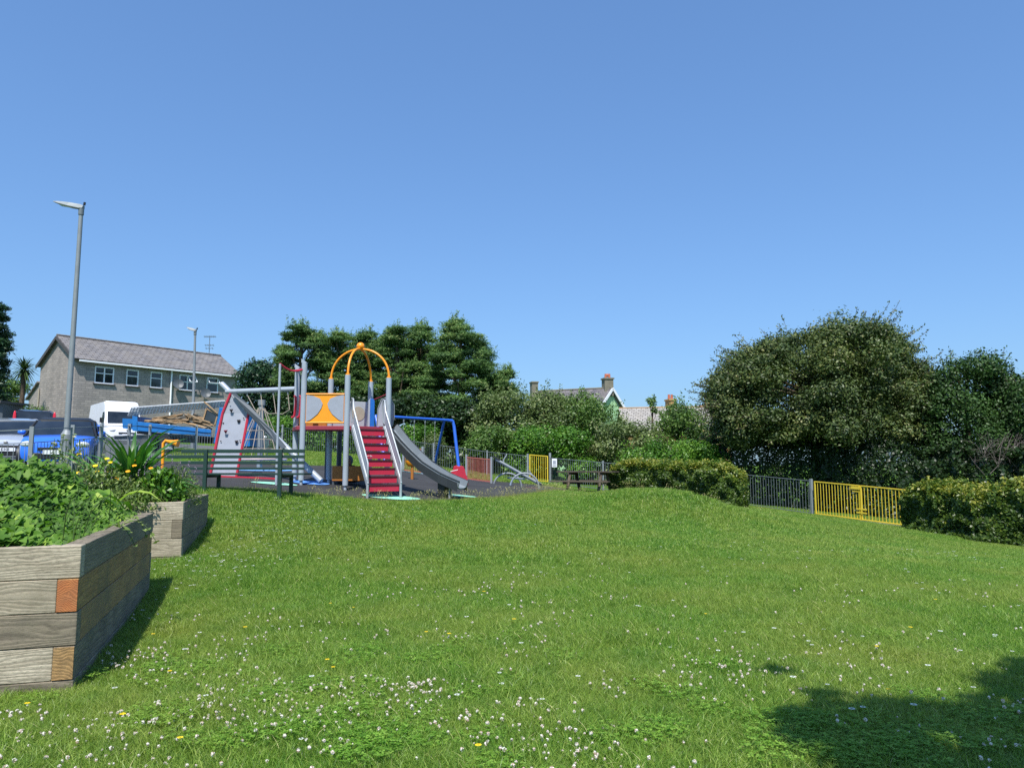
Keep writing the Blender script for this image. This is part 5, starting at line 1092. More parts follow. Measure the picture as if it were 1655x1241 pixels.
cs = [V(334, 660, Yk+.5), V(352, 670, Yk+.5), V(347, 688, Yk+.5), V(328, 680, Yk+.5)]
for i in range(4): MB().bar(cs[i], cs[(i+1) % 4], .06, .06).build('frame_side', 'timber', wf)
MB().bar(V(330, 649, Yk+.4), V(352, 668, Yk+.4), .05, .05).build('frame_side', 'timber', wf)
plate_from([c_+Vector((0, .01, 0)) for c_ in cs], .01, 'pane', 'glass', wf)
# ------------------------------------------------------------------ houses
def wall(parent, name, mat, o, ux, L_, z0, z1, holes, th, n_out, gable=None):
    "wall of cells round rectangular openings; o corner, ux unit along, n_out outward"
    xs = sorted({0, L_}|{h[0] for h in holes}|{h[1] for h in holes}); zs_ = sorted({z0, z1}|{h[2] for h in holes}|{h[3] for h in holes}); m = MB(); o = Vector(o); ux = Vector(ux); n = Vector(n_out)
    for i in range(len(xs)-1):
        for j in range(len(zs_)-1):
            cx, cz = (xs[i]+xs[i+1])/2, (zs_[j]+zs_[j+1])/2
            if any(h[0] < cx < h[1] and h[2] < cz < h[3] for h in holes): continue
            q = [o+ux*a+Vector((0, 0, b)) for a, b in ((xs[i], zs_[j]), (xs[i+1], zs_[j]), (xs[i+1], zs_[j+1]), (xs[i], zs_[j+1]))]; m.add([tuple(v) for v in q], [(0, 1, 2, 3)])
    for h in holes:
        q = [o+ux*a+Vector((0, 0, b)) for a, b in ((h[0], h[2]), (h[1], h[2]), (h[1], h[3]), (h[0], h[3]))]; k = [v-n*th for v in q]
        m.add([tuple(v) for v in q+k], [(i, (i+1) % 4, 4+(i+1) % 4, 4+i) for i in range(4)])
    if gable: m.add([tuple(o+ux*a+Vector((0, 0, b))) for a, b in gable], [tuple(range(len(gable)))])
    return m.build(name, mat, parent)
def window(parent, o, ux, n, x0, x1, z0, z1, mull=(), trans=(), open_=None, sill=True):
    o = Vector(o); ux = Vector(ux); n = Vector(n); P = lambda a, b, d: o+ux*a+Vector((0, 0, b))+n*d
    f = MB(); w = .075
    for (a, b, c, d_) in ((x0, z0+w/2, x1, z0+w/2), (x0, z1-w/2, x1, z1-w/2)): f.bar(P(a, b, -.05), P(c, d_, -.05), .07, w, up=(0, 0, 1))
    for a in [x0+w/2, x1-w/2]+list(mull): f.box(tuple(P(a, (z0+z1)/2, -.05)), (w, .07, z1-z0-2*w-.004), math.atan2(ux.y, ux.x))
    segs = [x0+w]+list(mull)+[x1-w]
    for zt_ in trans:
        for i in range(len(segs)-1): f.bar(P(segs[i]+.04*(i > 0), zt_, -.052), P(segs[i+1]-.04*(i < len(segs)-2), zt_, -.052), .06, .055)
    f = f.build('window', 'upvc', parent)
    MB().add([tuple(P(a, b, -.07)) for a, b in ((x0+.03, z0+.03), (x1-.03, z0+.03), (x1-.03, z1-.03), (x0+.03, z1-.03))], [(0, 1, 2, 3)]).build('pane', 'glass', f)
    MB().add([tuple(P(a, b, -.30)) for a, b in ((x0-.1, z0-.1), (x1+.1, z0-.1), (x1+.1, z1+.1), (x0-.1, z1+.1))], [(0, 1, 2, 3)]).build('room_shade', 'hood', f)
    if sill: MB().bar(P(x0-.08, z0-.045, .02), P(x1+.08, z0-.045, .02), .16, .07).build('sill', 'slate', f)
    if open_:
        for (a, b, zl, zh, out) in open_:
            s = MB(); pts = [P(a, zh, 0), P(b, zh, 0), P(b, zl, out), P(a, zl, out)]
            for i in range(4): s.bar(pts[i], pts[(i+1) % 4], .05, .045)
            s.build('open_sash', 'upvc', f)
    return f
# near left: long grey block house
c0 = V(123, 578, 48); c1 = V(384, 606, 57.3); ze = c0.z; c1.z = ze; ux = Vector((c1.x-c0.x, c1.y-c0.y, 0)); Lh = ux.length; ux.normalize(); nf = Vector((ux.y, -ux.x, 0))
cl_ = V(45, 588, 50.8); ug = Vector((cl_.x-c0.x, cl_.y-c0.y, 0)); Wg = ug.length; ug = -nf; Wg = 5.6
zb = gz(c0.x, c0.y)-1.2; O = Vector((c0.x, c0.y, 0)); zr_ = V(88, 545, 49.6).z
hs = thing('long_house', 'long grey blockwork house with brown tiled roof and white windows', 'house', (c0.x, c0.y, zb), math.atan2(ux.y, ux.x))
def on_front(px):    # distance along the front wall seen in pixel column px
    u = (px-CX)/F; # O + ux*s hits x = u*depth
    k = u*(cp)  ; return (k*O.y+u*sp*(5)-O.x)/(ux.x-k*ux.y)
wins = [(154, 181, 590, 617, 'd', None), (203, 223, 595, 620, 's', None), (242, 261, 599, 625, 's', None), (292, 312, 604, 629, 'd', 1), (333, 352, 609, 632, 's', 1), (366, 383, 613, 634, 's', 1)]
holes, specs = [], []
zw1, zw0 = ze-.42, ze-1.55
for (pa, pb, ya, yb, k, op) in wins:
    a, b = on_front(pa), on_front(pb); w = max(.85 if k == 's' else 1.25, b-a); c_ = (a+b)/2; holes.append((c_-w/2, c_+w/2, zw0, zw1)); specs.append((c_-w/2, c_+w/2, k, op))
holes = [h for h in holes if h[1] < Lh-.1]
wall(hs, 'front_wall', 'block', O, ux, Lh, zb, ze, holes, .12, nf)
gab = [(0, ze), (Wg, ze), (Wg/2, zr_-.05)]
wall(hs, 'gable_wall', 'block', O, ug, Wg, zb, ze, [], .1, -ux, gab)
wall(hs, 'gable_wall', 'block', O+ux*Lh, ug, Wg, zb, ze, [], .1, ux, gab)
wall(hs, 'rear_wall', 'block', O+ug*Wg, ux, Lh, zb, ze, [], .1, -nf)
for (a, b, k, op) in specs[:len(holes)]:
    mull = [(a+b)/2] if k == 'd' else []; tr_ = [zw0+.68] if k == 's' or not op else [zw0+.62]
    sash = None
    if op: sash = [((a+.05) if k == 's' else (a+b)/2+.03, b-.05, tr_[0]+.03, zw1-.05, .32)]
    window(hs, O, ux, nf, a, b, zw0, zw1, mull, tr_, sash)
def roof_slope(parent, A_, B_, C_, D_, mat, th=.12, name='roof'):
    "A,B eaves; D,C ridge (all world); thickness upward"
    A_, B_, C_, D_ = map(Vector, (A_, B_, C_, D_)); X_ = (B_-A_).normalized(); n = X_.cross(D_-A_).normalized(); Yv = n.cross(X_); rot = Matrix((X_, Yv, n)).transposed()
    o = bpy.data.objects.new(name, None)
    me = bpy.data.meshes.new(name); inv = rot.to_4x4(); inv.translation = A_; im = inv.inverted()
    vs = [im@v for v in (A_, B_, C_, D_)]; vs += [v+Vector((0, 0, th)) for v in vs]; me.from_pydata([tuple(v) for v in vs], [], [(3, 2, 1, 0), (4, 5, 6, 7), (0, 1, 5, 4), (1, 2, 6, 5), (2, 3, 7, 6), (3, 0, 4, 7)]); me.materials.append(M[mat])
    o = bpy.data.objects.new(name, me); C.objects.link(o); o.parent = parent; o.matrix_local = rootmat(parent).inverted()@inv; return o
ov = .30; rid0, rid1 = O+ug*Wg/2-ux*.18, O+ug*Wg/2+ux*(Lh+.18); rid0.z = rid1.z = zr_
ef0, ef1 = O+nf*ov-ux*.18, O+nf*ov+ux*(Lh+.18); sl_ = (zr_-ze)/(Wg/2); ef0.z = ef1.z = ze-sl_*ov
er0, er1 = O+ug*(Wg+ov)-ux*.18, O+ug*(Wg+ov)+ux*(Lh+.18); er0.z = er1.z = ze-sl_*ov
rf = roof_slope(hs, ef0, ef1, rid1, rid0, 'roof'); roof_slope(hs, er1, er0, rid0, rid1, 'roof')
MB().tube([tuple(rid0+Vector((0, 0, .13))), tuple(rid1+Vector((0, 0, .13)))], .10, 8).build('ridge_tiles', 'roof', hs)
for a, b in ((ef0, rid0), (er0, rid0), (ef1, rid1), (er1, rid1)): MB().bar(a+Vector((0, 0, -.02))-ux*.03*(1 if a in (ef0, er0) else -1), b+Vector((0, 0, -.02))-ux*.03*(1 if b is rid0 else -1), .05, .22).build('verge_board', 'slate', hs)
MB().bar(ef0+Vector((0, 0, -.02))+nf*.05+ux*.25, ef1+Vector((0, 0, -.02))+nf*.05-ux*.2, .09, .11).build('gutter', 'upvc', hs)
s = on_front(275); MB().tube([tuple(O+ux*s+nf*.09+Vector((0, 0, ze-.1))), tuple(O+ux*s+nf*.09+Vector((0, 0, zb+.2)))], .06, 8).build('drainpipe', 'upvc', hs)
MB().tube([tuple(O+ug*(Wg-.15)-ux*.07+Vector((0, 0, ze-1.7))), tuple(O+ug*(Wg-.15)-ux*.07+Vector((0, 0, zb+.3)))], .05, 8).build('drainpipe', 'beige', hs)
MB().box(tuple(O+ug*.35-ux*.03+Vector((0, 0, V(119, 642, 48.2).z))), (.05, .35, .22), math.atan2(ux.y, ux.x)).build('wall_plate', 'panelwhite', hs)
# lean-to on the left
z1a, z1b = V(45, 618, 50.8).z, V(18, 643, 52).z; Lt = 1.7
wall(hs, 'lean_to_wall', 'block', O+ug*Wg, ug, Lt, zb, z1b, [], .1, -ux, [(0, z1b), (Lt, z1b), (0, z1a)])
p0, p1 = O+ug*Wg-ux*.15, O+ug*(Wg+Lt+.2)-ux*.15; p0.z = z1a+.05; p1.z = z1b-.12
roof_slope(hs, tuple(p1+ux*4), tuple(p1), tuple(p0), tuple(p0+ux*4), 'roof', name='lean_to_roof')
for i, (px, py) in enumerate(((283, 620.5), (328, 635.5))):
    s = on_front(px); c_ = O+ux*s+nf*.38; c_.z = V(px, py, (O+ux*s).y).z
    t = thing('satellite_dish', ('grey satellite dish right of the white drainpipe on the long house', 'lower grey satellite dish between the two right windows of the long house')[i], 'satellite dish', tuple(c_))
    vs = []; dn = (nf*.9+Vector((-.3, -.2, .25))).normalized(); du = dn.cross(Vector((0, 0, 1))).normalized(); dv_ = du.cross(dn); rr_ = .36
    for a in (0, .35, .7, 1.0):
        for q in np.linspace(0, 2*math.pi, 16, endpoint=False): vs.append(tuple(c_+(du*math.cos(q)+dv_*math.sin(q))*rr_*a-dn*.10*(1-a*a)))
    MB().add(vs, [(i_*16+j, i_*16+(j+1) % 16, (i_+1)*16+(j+1) % 16, (i_+1)*16+j) for i_ in range(3) for j in range(16)]).build('dish', 'dkgrey', t, smooth=True)
    MB().tube([tuple(c_-dn*.1), tuple(c_-nf*.36-Vector((0, 0, .15)))], .025, 6).build('bracket', 'galv_dk', t); MB().tube([tuple(c_-dn*.08-dv_*.3), tuple(c_+dn*.32)], .012, 5).build('feed_arm', 'galv_dk', t)
p = O+ug*Wg/2+ux*(Lh*.93); p.z = zr_; zt_ = V(337, 543, p.y).z
ae = thing('tv_aerial', 'television aerial on a mast above the long house roof ridge', 'aerial', tuple(p)); MB().tube([tuple(p), (p.x, p.y, zt_)], .025, 6).build('mast', 'galv_dk', ae)
for zz, w_, nn in ((zt_-.05, .85, 7), (zt_-.75, .6, 4), (zt_-1.0, .5, 3)):
    m = MB().bar((p.x-w_/2, p.y, zz), (p.x+w_/2, p.y, zz), .03, .03)
    for k in range(nn): x_ = p.x-w_/2+w_*k/(nn-1); m.bar((x_, p.y-.2, zz-.0), (x_, p.y+.2, zz+.0), .02, .02); m.bar((x_, p.y, zz-.09), (x_, p.y, zz+.09), .018, .018)
    m.build('antenna', 'galv_dk', ae)
# green gabled house
D2 = 66; gb = thing('green_gabled_house', 'pale green gabled house with grey chimneys above the middle trees', 'house', tuple(V(950, 745, D2)))
ap = V(985, 629, D2); ev = V(1012, 668, D2-1); wv2 = V(955, 668, D2-1)
zgr = gz(ap.x, D2)-1; dr = Vector((-.86, .51, 0)); dg_ = Vector((.51, .86, 0)).normalized(); hwid = 3.0; zr2 = ap.z; ze2 = zr2-2.3
R0 = Vector((ap.x, D2, 0)); E_ = R0+Vector((hwid*.62, -.0, 0))
gA_, gB_ = R0-Vector((1.55, 1.2, 0)), R0+Vector((1.55, 1.2, 0)); back_ = Vector((-6.4, 3.2, 0))
def rectwall(a, b, z0, z1, nm, mat, gab=None):
    d = b-a; L_ = d.length; return wall(gb, nm, mat, (a.x, a.y, 0), tuple(d.normalized()), L_, z0, z1, [], .1, (0, -1, 0), gab)
rectwall(gA_, gB_, zgr, ze2, 'gable_wall', 'greenwall', [(0, ze2), ((gB_-gA_).length, ze2), ((gB_-gA_).length/2, zr2-.05)])
rectwall(gA_, gA_+back_, zgr, ze2, 'side_wall', 'greenwall')
rectwall(gB_, gB_+back_, zgr, ze2, 'side_wall', 'greenwall')
u1 = (gB_-gA_).normalized()*.3; bk = -back_.normalized()*.3
ra, rbk = R0+bk, R0+back_; 
def at(v, z): return (v.x, v.y, z)
roof_slope(gb, at(gA_-u1+back_, ze2-.3), at(gA_-u1+bk, ze2-.3), at(ra, zr2), at(rbk, zr2), 'roof_slate')
roof_slope(gb, at(gB_+u1+bk, ze2-.3), at(gB_+u1+back_, ze2-.3), at(rbk, zr2), at(ra, zr2), 'roof_slate')
for a in (gA_-u1, gB_+u1): MB().bar(at(a+bk*1.1, ze2-.25), at(R0+bk*1.1, zr2+.05), .06, .22).build('bargeboard', 'white', gb)
MB().tube([at(ra, zr2+.13), at(rbk, zr2+.13)], .09, 6).build('ridge_tiles', 'chim', gb)
def chimney(px0, px1, py_top, Yc, zlow, mat, parent, pots):
    a, b = V(px0, py_top, Yc), V(px1, py_top, Yc); cx = (a.x+b.x)/2; w = b.x-a.x
    ch = MB().box((cx, Yc, (a.z+zlow)/2), (w, .9, a.z-zlow), .2).build('chimney', mat, parent, bevel=.01)
    MB().box((cx, Yc, a.z-.08), (w*1.18, 1.05, .12), .2).build('chimney_cap', mat, ch)
    for k in range(pots):
        x = cx+(k-(pots-1)/2)*w*.42; MB().tube([(x, Yc, a.z), (x, Yc, a.z+.38)], [.11, .09], 10).build('chimney_pot', 'pots', ch, smooth=True)
chimney(974.5, 989, 611, D2+.3, zr2-.6, 'chim', gb, 2); MB().ball((V(982, 605, D2).x, D2+.3, V(982, 606, D2).z), (.16, .1, .16), 8, 6).build('chimney_cowl', 'pots', gb)
chimney(858, 868, 617, D2+3.0, zr2-1.6, 'chim', gb, 0)
lw = thing('low_terrace_house', 'low pale roofed terrace with ochre chimneys right of the green gabled house', 'house', tuple(V(1080, 745, 60)))
a, b = V(1000, 659, 62), V(1165, 662, 60); zr3 = (a.z+b.z)/2; a.z = b.z = zr3; f_ = Vector((0, -3.0, -2.0))
roof_slope(lw, tuple(a+f_), tuple(b+f_), tuple(b), tuple(a), 'roof_pale'); roof_slope(lw, tuple(b+Vector((0, 3, -2))), tuple(a+Vector((0, 3, -2))), tuple(a), tuple(b), 'roof_pale')
MB().tube([tuple(a+Vector((0, 0, .12))), tuple(b+Vector((0, 0, .12)))], .07, 6).build('ridge_tiles', 'ochrechim', lw)
for y_ in (-2.8, 2.8): wall(lw, 'wall', 'ochrechim', (a.x+.1, a.y+y_, 0), tuple((b-a).normalized()), (b-a).length-.2, -2, zr3-1.95, [], .1, (0, -1, 0))
chimney(1078, 1089, 645, 61, zr3-.5, 'ochrechim', lw, 2); chimney(1137, 1150, 654, 60.4, zr3-.5, 'redbar', lw, 2)
# dark shed at the far left
p = gp(5, 44); sh = thing('dark_shed', 'dark shed with a low roof at the far left edge behind the cars', 'shed', tuple(p)); zt_ = V(5, 640, 44).z
MB().box((p.x-1.2, 44, (p.z+zt_)/2-.3), (3.2, 2.2, zt_-p.z-.2), .1).build('wall', 'dkgrey', sh); MB().box((p.x-1.2, 44, zt_-.25), (3.6, 2.6, .14), rot=Matrix.Rotation(R(6), 3, 'Y')).build('roof', 'slate', sh)
# ------------------------------------------------------------------ trees, shrubs, hedges
def crown_mesh(name, parent, clumps, n, L, Wd, mat, rng, up=.35, bias=.9, droop=0., shell=.45, T=None, extra=None):
    Cn = np.array([c[0] for c in clumps]); Rd = np.array([c[1] for c in clumps]); w = (Rd[:, 0]*Rd[:, 2]); w = w/w.sum()
    i = rng.choice(len(Cn), n, p=w); d = unit(rng.normal(size=(n, 3))); r = shell+(1-shell)*rng.uniform(0, 1, n)**.5; r = r*(1+.12*rng.normal(size=n))
    lob = 1+.22*np.sin(d[:, 0]*7+i*1.7)*np.sin(d[:, 2]*6+i)+.10*rng.normal(size=n)
    P = Cn[i]+d*Rd[i]*(r*lob)[:, None]; N = unit(d/Rd[i])+np.array([0, 0, up]); Tt = None if T is None else T(d, i)
    v, f = leaf_geo(P, N, L*rng.uniform(.6, 1.3, n), Wd*rng.uniform(.6, 1.3, n), rng, T=Tt, bias=bias)
    cv = rng.normal(0, .14, len(Cn)); var = np.clip(.45+cv[i]+rng.normal(0, .17, n), 0, 1)
    if extra is not None: f = np.concatenate([f, extra[1]+len(v)]); v = np.concatenate([v, extra[0]]); var = np.concatenate([var, extra[2]])
    return npmesh(name, v, f, mat, parent, var)
def clumps_from(profile, Y, depth, count, cr, rng, flat=1.0, jit=1.0, wide=1.0):
    ys = [p[0] for p in profile]; out = []; A_ = []
    W_ = np.interp(np.linspace(ys[0], ys[-1], 60), ys, [p[2]-p[1] for p in profile]); W_ = np.maximum(W_, 1); cdf = np.cumsum(W_)/W_.sum()
    s = mpp(Y)
    for k in range(count):
        y = np.interp((k+rng.uniform())/count, cdf, np.linspace(ys[0], ys[-1], 60)); xl = np.interp(y, ys, [p[1] for p in profile]); xr = np.interp(y, ys, [p[2] for p in profile])
        r = cr*rng.uniform(.65, 1.25); rp = r/s; lo, hi = xl+rp*.8, xr-rp*.8
        if lo > hi: lo = hi = (xl+xr)/2
        x = rng.uniform(lo, hi) if rng.uniform() > .35 else (lo if rng.uniform() < .5 else hi)
        hwm = max(.01, (hi-lo)/2); e = (x-(lo+hi)/2)/hwm; dd = depth*math.sqrt(max(.05, 1-e*e*.9))*min(1, (hi-lo+2*rp)*s/2/depth+.25)*rng.uniform(-1, 1)*jit
        yy = max(y, ys[0]+rp*flat*.9); p = V(x, yy, Y+dd); q = V(x, yy, Y); out.append((np.array([q.x, Y+dd, q.z]), np.array([r*wide, r*wide, r*flat*(rng.uniform(.6, 1.5) if wide > 1 else 1)])))
    return out
def trunk(parent, base, top, r, mat, rng, limbs, nl=8, lr=.35):
    m = MB(); b = Vector(base); t = Vector(top); mid = b.lerp(t, .5)+Vector((rng.normal(0, .1), 0, 0)); m.tube([tuple(b-Vector((0, 0, .2))), tuple(b.lerp(mid, .5)), tuple(mid), tuple(t)], [r*1.2, r, r*.8, r*.35], 8); m.build('trunk', mat, parent, smooth=True)
    m = MB(); idx = rng.permutation(len(limbs))[:nl]
    for i in idx:
        e = Vector(limbs[i][0]); s = b.lerp(t, float(np.clip((e.z-b.z)/(t.z-b.z+1e-6)*rng.uniform(.55, .85), .15, .95))); s = s if e.z > s.z else b.lerp(t, .2)
        k = s.lerp(e, .5)+Vector((rng.normal(0, .12), rng.normal(0, .12), rng.normal(-.05, .1))); m.tube([tuple(s), tuple(k), tuple(e)], [r*lr, r*lr*.7, r*lr*.25], 6)
    if idx.size: m.build('limbs', mat, parent, smooth=True)
def tree(name, label, cat, Y, base_px, profile, depth, count, cr, n, L, Wd, mat, seed, barkm='bark', flat=.8, tr=.18, nl=10, group=None, up=.35, twigs=0, T=None, shell=.45, top=None, wide=1.0, twl=1.0):
    r = np.random.default_rng(seed); g = gp(base_px, Y); t = thing(name, label, cat, tuple(g), 0, group)
    cl = clumps_from(profile, Y, depth, count, cr, r, flat, wide=wide)
    extra = None
    tp = V((profile[1][1]+profile[1][2])/2, profile[1][0], Y) if top is None else V(top[0], top[1], Y)
    if tr: trunk(t, tuple(g), (tp.x, Y, tp.z), tr, barkm, r, cl, nl)
    if twigs:      # fine shoots breaking the outline
        m = MB(); PP, TT = [], []; cy = np.mean([c[0] for c in cl], 0)
        for k in range(twigs):
            c = cl[r.integers(len(cl))]; d = unit(c[0]-cy+[0, 0, .6]+r.normal(0, .5, 3)); a = c[0]+d*c[1]*.7; b = a+d*r.uniform(.35, .8)*cr*1.3*twl; b[2] += .05
            m.tube([tuple(a), tuple((a+b)/2+r.normal(0, .03, 3)), tuple(b)], .008, 4, cap=False)
            for s in np.linspace(.2, 1, 14): PP.append(a+(b-a)*s+r.normal(0, .05, 3)); TT.append(d)
        v, f = leaf_geo(np.array(PP), r.normal(size=(len(PP), 3)), L*.9, Wd*.9, r); extra = (v, f, r.uniform(.3, 1, len(PP)))
        if Y < 32: m.build('twigs', barkm, t)
    crown_mesh('crown', t, cl, n, L, Wd, mat, r, up=up, T=T, shell=shell, extra=extra)
    return t
pine = dict(name='pine_tree', cat='tree', mat='l_pine', barkm='bark_pine', flat=.38, L=.19, Wd=.042, up=.7, tr=.20, shell=.15, nl=22, twigs=240, wide=1.35, twl=1.2)
PT = lambda d, i: d*1.2+np.array([0, 0, .5])
def pines(label, px, Y, prof, n, count, cr, seed, depth=2.0): tree(label=label, Y=Y, base_px=px, profile=prof, depth=depth, count=int(count*2.2), cr=cr*.68, n=int(n*3.8), seed=seed, T=PT, **pine)
pines('leftmost tall pine with flat layered crown above the tower\'s left posts', 488, 43, [(528, 470, 505), (540, 460, 518), (555, 450, 527), (578, 447, 528), (590, 452, 520), (620, 450, 522), (650, 455, 520)], 17000, 40, .62, 101, 1.5)
pines('pine just left of the orange dome', 553, 44, [(537, 545, 562), (550, 533, 575), (575, 528, 580), (620, 518, 590), (670, 515, 590)], 16000, 38, .62, 102)
pines('pine directly behind the orange dome', 597, 45, [(536, 588, 604), (550, 575, 614), (580, 570, 622), (630, 565, 630), (670, 565, 630)], 15000, 34, .62, 103)
pines('slim topped pine right of the orange dome', 643, 44, [(529, 634, 652), (545, 620, 664), (575, 612, 668), (610, 605, 672), (670, 610, 680)], 16000, 38, .66, 104)
pines('pine between the slim topped pine and the tallest pine', 680, 45, [(526, 668, 692), (542, 655, 704), (575, 650, 708), (620, 645, 710), (670, 650, 715)], 16000, 38, .66, 105)
pines('tallest pine at the right of the pine group, spreading to the right', 744, 42.5, [(514, 732, 755), (530, 716, 770), (548, 708, 780), (575, 700, 795), (600, 690, 800), (640, 678, 802), (685, 680, 800)], 30000, 64, .74, 106, 2.6)
pines('small pine leaning out right of the tallest pine', 806, 42, [(597, 814, 826), (610, 800, 829), (635, 790, 832), (665, 780, 835)], 7000, 16, .5, 107, 1.2)
pines('broad dark pine filling the gaps behind the pine group', 640, 47.5, [(552, 600, 625), (562, 560, 700), (585, 535, 765), (620, 500, 790), (680, 490, 800)], 13000, 40, .8, 140, 1.6)
tree('cypress_tree', 'dark green cypress at the right end of the long house', 'tree', 46, 418, [(582, 408, 430), (595, 392, 448), (620, 385, 458), (660, 378, 475), (700, 378, 480)], 2, 46, .75, 20000, .24, .09, 'l_cyp', 108, flat=.7, up=.5)
tree('conifer_tree', 'tall dark conifer cut by the left edge of the photo', 'tree', 46, -16, [(488, -22, 0), (520, -30, 8), (545, -30, 13), (560, -30, 14), (600, -30, 15), (648, -30, 15)], 1.5, 44, .5, 12000, .30, .07, 'l_cyp', 109, flat=.45, up=.4, T=PT)
dk = dict(barkm='bark', flat=.75)
tree('shade_filler', 'dark filler foliage standing for the shade under the pines behind the tower', 'tree', 41, 590, [(640, 470, 700), (670, 460, 740), (712, 455, 750)], 1.6, 70, .8, 26000, .22, .10, 'l_dhedge', 110, **dk)  # dark leaf colour fills in the deep shade beneath the pines
tree('shade_filler', 'dark filler foliage standing for the shade behind the swing frame', 'tree', 40, 740, [(648, 700, 770), (680, 690, 790), (745, 690, 800)], 1.6, 40, .8, 17000, .22, .10, 'l_dhedge', 111, **dk)
tree('round_shrub', 'light green shrub behind the fence left of the tower', 'shrub', 38.5, 440, [(672, 425, 460), (685, 415, 478), (725, 410, 480)], 1.1, 18, .62, 9000, .13, .07, 'l_bright', 112, tr=.06, **dk)
tree('round_shrub', 'light green shrub seen between the tower posts', 'shrub', 39, 530, [(678, 495, 570), (700, 485, 620), (732, 485, 640)], 1.1, 30, .62, 14000, .13, .07, 'l_bright', 113, tr=.06, **dk)
tree('round_shrub', 'green shrub behind the fence at the slide top', 'shrub', 37.8, 690, [(688, 648, 690), (702, 645, 712), (750, 645, 715)], 1.1, 20, .6, 11000, .13, .07, 'l_bright', 114, tr=.06, **dk)
tree('round_shrub', 'olive shrub behind the fence beneath the swing chains', 'shrub', 37.2, 703, [(702, 690, 712), (715, 684, 722), (765, 684, 726)], .7, 10, .5, 5500, .12, .05, 'l_grey', 115, tr=.05, **dk)
tree('dark_shrub', 'dark green leafy shrub right of the blue swing leg', 'shrub', 36.5, 780, [(690, 765, 800), (705, 755, 830), (765, 750, 840)], 1.2, 26, .62, 12000, .13, .08, 'l_mid', 116, tr=.06, **dk)
tree('flowering_elder', 'grey green elder bush with pale flower heads right of the pines', 'tree', 38.5, 810, [(630, 800, 838), (642, 780, 860), (665, 768, 878), (700, 762, 885), (740, 765, 880)], 1.8, 50, .75, 22000, .15, .08, 'l_grey', 117, twigs=60, **dk)
tree('elder_tree', 'grey green spiky topped trees in front of the green gabled house\'s roof', 'tree', 39.5, 895, [(632, 866, 893), (645, 856, 922), (670, 850, 940), (740, 850, 940)], 1.8, 40, .72, 18000, .15, .07, 'l_grey', 118, twigs=70, **dk)
tree('elder_tree', 'mid green tree just left of the green gable', 'tree', 39, 955, [(636, 930, 950), (648, 912, 970), (662, 905, 985), (678, 905, 1008), (740, 905, 1010)], 1.8, 42, .72, 20000, .15, .07, 'l_mid', 119, twigs=60, **dk)
tree('round_shrub', 'large bright green rounded shrub above the small yellow gate', 'shrub', 35.6, 888, [(690, 850, 925), (702, 832, 952), (725, 826, 958), (772, 824, 958)], 1.5, 44, .62, 24000, .13, .08, 'l_bright', 120, tr=.08, **dk)
tree('mixed_shrub', 'loose grey green shrub behind the picnic table', 'shrub', 35.8, 1010, [(682, 985, 1035), (696, 965, 1058), (715, 955, 1070), (770, 955, 1075)], 1.5, 40, .62, 20000, .14, .07, 'l_grey', 121, tr=.08, twigs=60, **dk)
tree('mixed_shrub', 'tall green shrub in front of the terrace roof, with whippy shoots', 'shrub', 36.5, 1085, [(650, 1085, 1112), (668, 1078, 1130), (692, 1055, 1150), (765, 1040, 1160)], 1.7, 48, .68, 24000, .14, .07, 'l_mid', 122, twigs=50, tr=.1, **dk)
tree('mixed_shrub', 'bright green scrub behind the clipped hedge', 'shrub', 31.5, 1080, [(712, 1060, 1100), (722, 1020, 1150), (745, 1000, 1170), (775, 1000, 1170)], .8, 36, .5, 15000, .11, .06, 'l_bright', 123, tr=.06, twigs=60, **dk)
tree('whip_sapling', 'thin bare stemmed sapling with few leaves against the sky', 'sapling', 37.2, 1056, [(642, 1044, 1060), (652, 1046, 1064), (668, 1052, 1064)], .2, 6, .22, 260, .13, .08, 'l_mid', 124, tr=.05, twigs=9, **dk)
tree('hawthorn_tree', 'big spreading olive green hawthorn, largest tree on the right', 'tree', 31, 1330, [(526, 1345, 1385), (536, 1325, 1415), (548, 1262, 1435), (565, 1222, 1455), (588, 1180, 1475), (612, 1158, 1492), (640, 1152, 1502), (675, 1158, 1502), (712, 1175, 1490)], 3.4, 440, .58, 260000, .13, .065, 'l_haw', 125, flat=.8, tr=.28, nl=34, twigs=260, up=.5, shell=.15, wide=1.25, twl=1.5)
tree('bay_tree', 'dark glossy tree right of the hawthorn', 'tree', 28.5, 1560, [(576, 1545, 1572), (590, 1520, 1604), (612, 1500, 1625), (650, 1488, 1640), (700, 1485, 1640), (750, 1490, 1640)], 2.2, 75, .62, 42000, .12, .065, 'l_bay', 126, flat=.8, twigs=60, tr=.16, nl=16)
tree('bay_tree', 'dark glossy tree cut by the right edge of the photo', 'tree', 27, 1680, [(600, 1645, 1700), (620, 1628, 1720), (660, 1618, 1730), (760, 1615, 1730)], 2.0, 60, .6, 28000, .12, .065, 'l_bay', 127, flat=.8, twigs=60, tr=.16, nl=12)
# bare twiggy bush in the right gap
g = gp(1632, 26); t = thing('twiggy_bush', 'bare greyish twiggy bush low at the right edge under the dark trees', 'bush', tuple(g)); r = np.random.default_rng(5); m = MB()
for k in range(48):
    a = V(r.uniform(1590, 1660), r.uniform(730, 770), 25.6+r.uniform(0, .6)); d = Vector((r.normal(0, .5), r.normal(0, .2), r.uniform(.3, 1))).normalized()*r.uniform(.5, 1.2); b = a+d; m.tube([tuple(a), tuple((a+b)/2+Vector((r.normal(0, .08), 0, .05))), tuple(b)], [.014, .009, .004], 4, cap=False)
    for j in range(2): c_ = a.lerp(b, r.uniform(.3, .9)); e = c_+Vector((r.normal(0, .3), r.normal(0, .1), r.normal(.1, .2))); m.tube([tuple(c_), tuple(e)], [.006, .003], 4, cap=False)
m.build('twigs', 'twig', t)
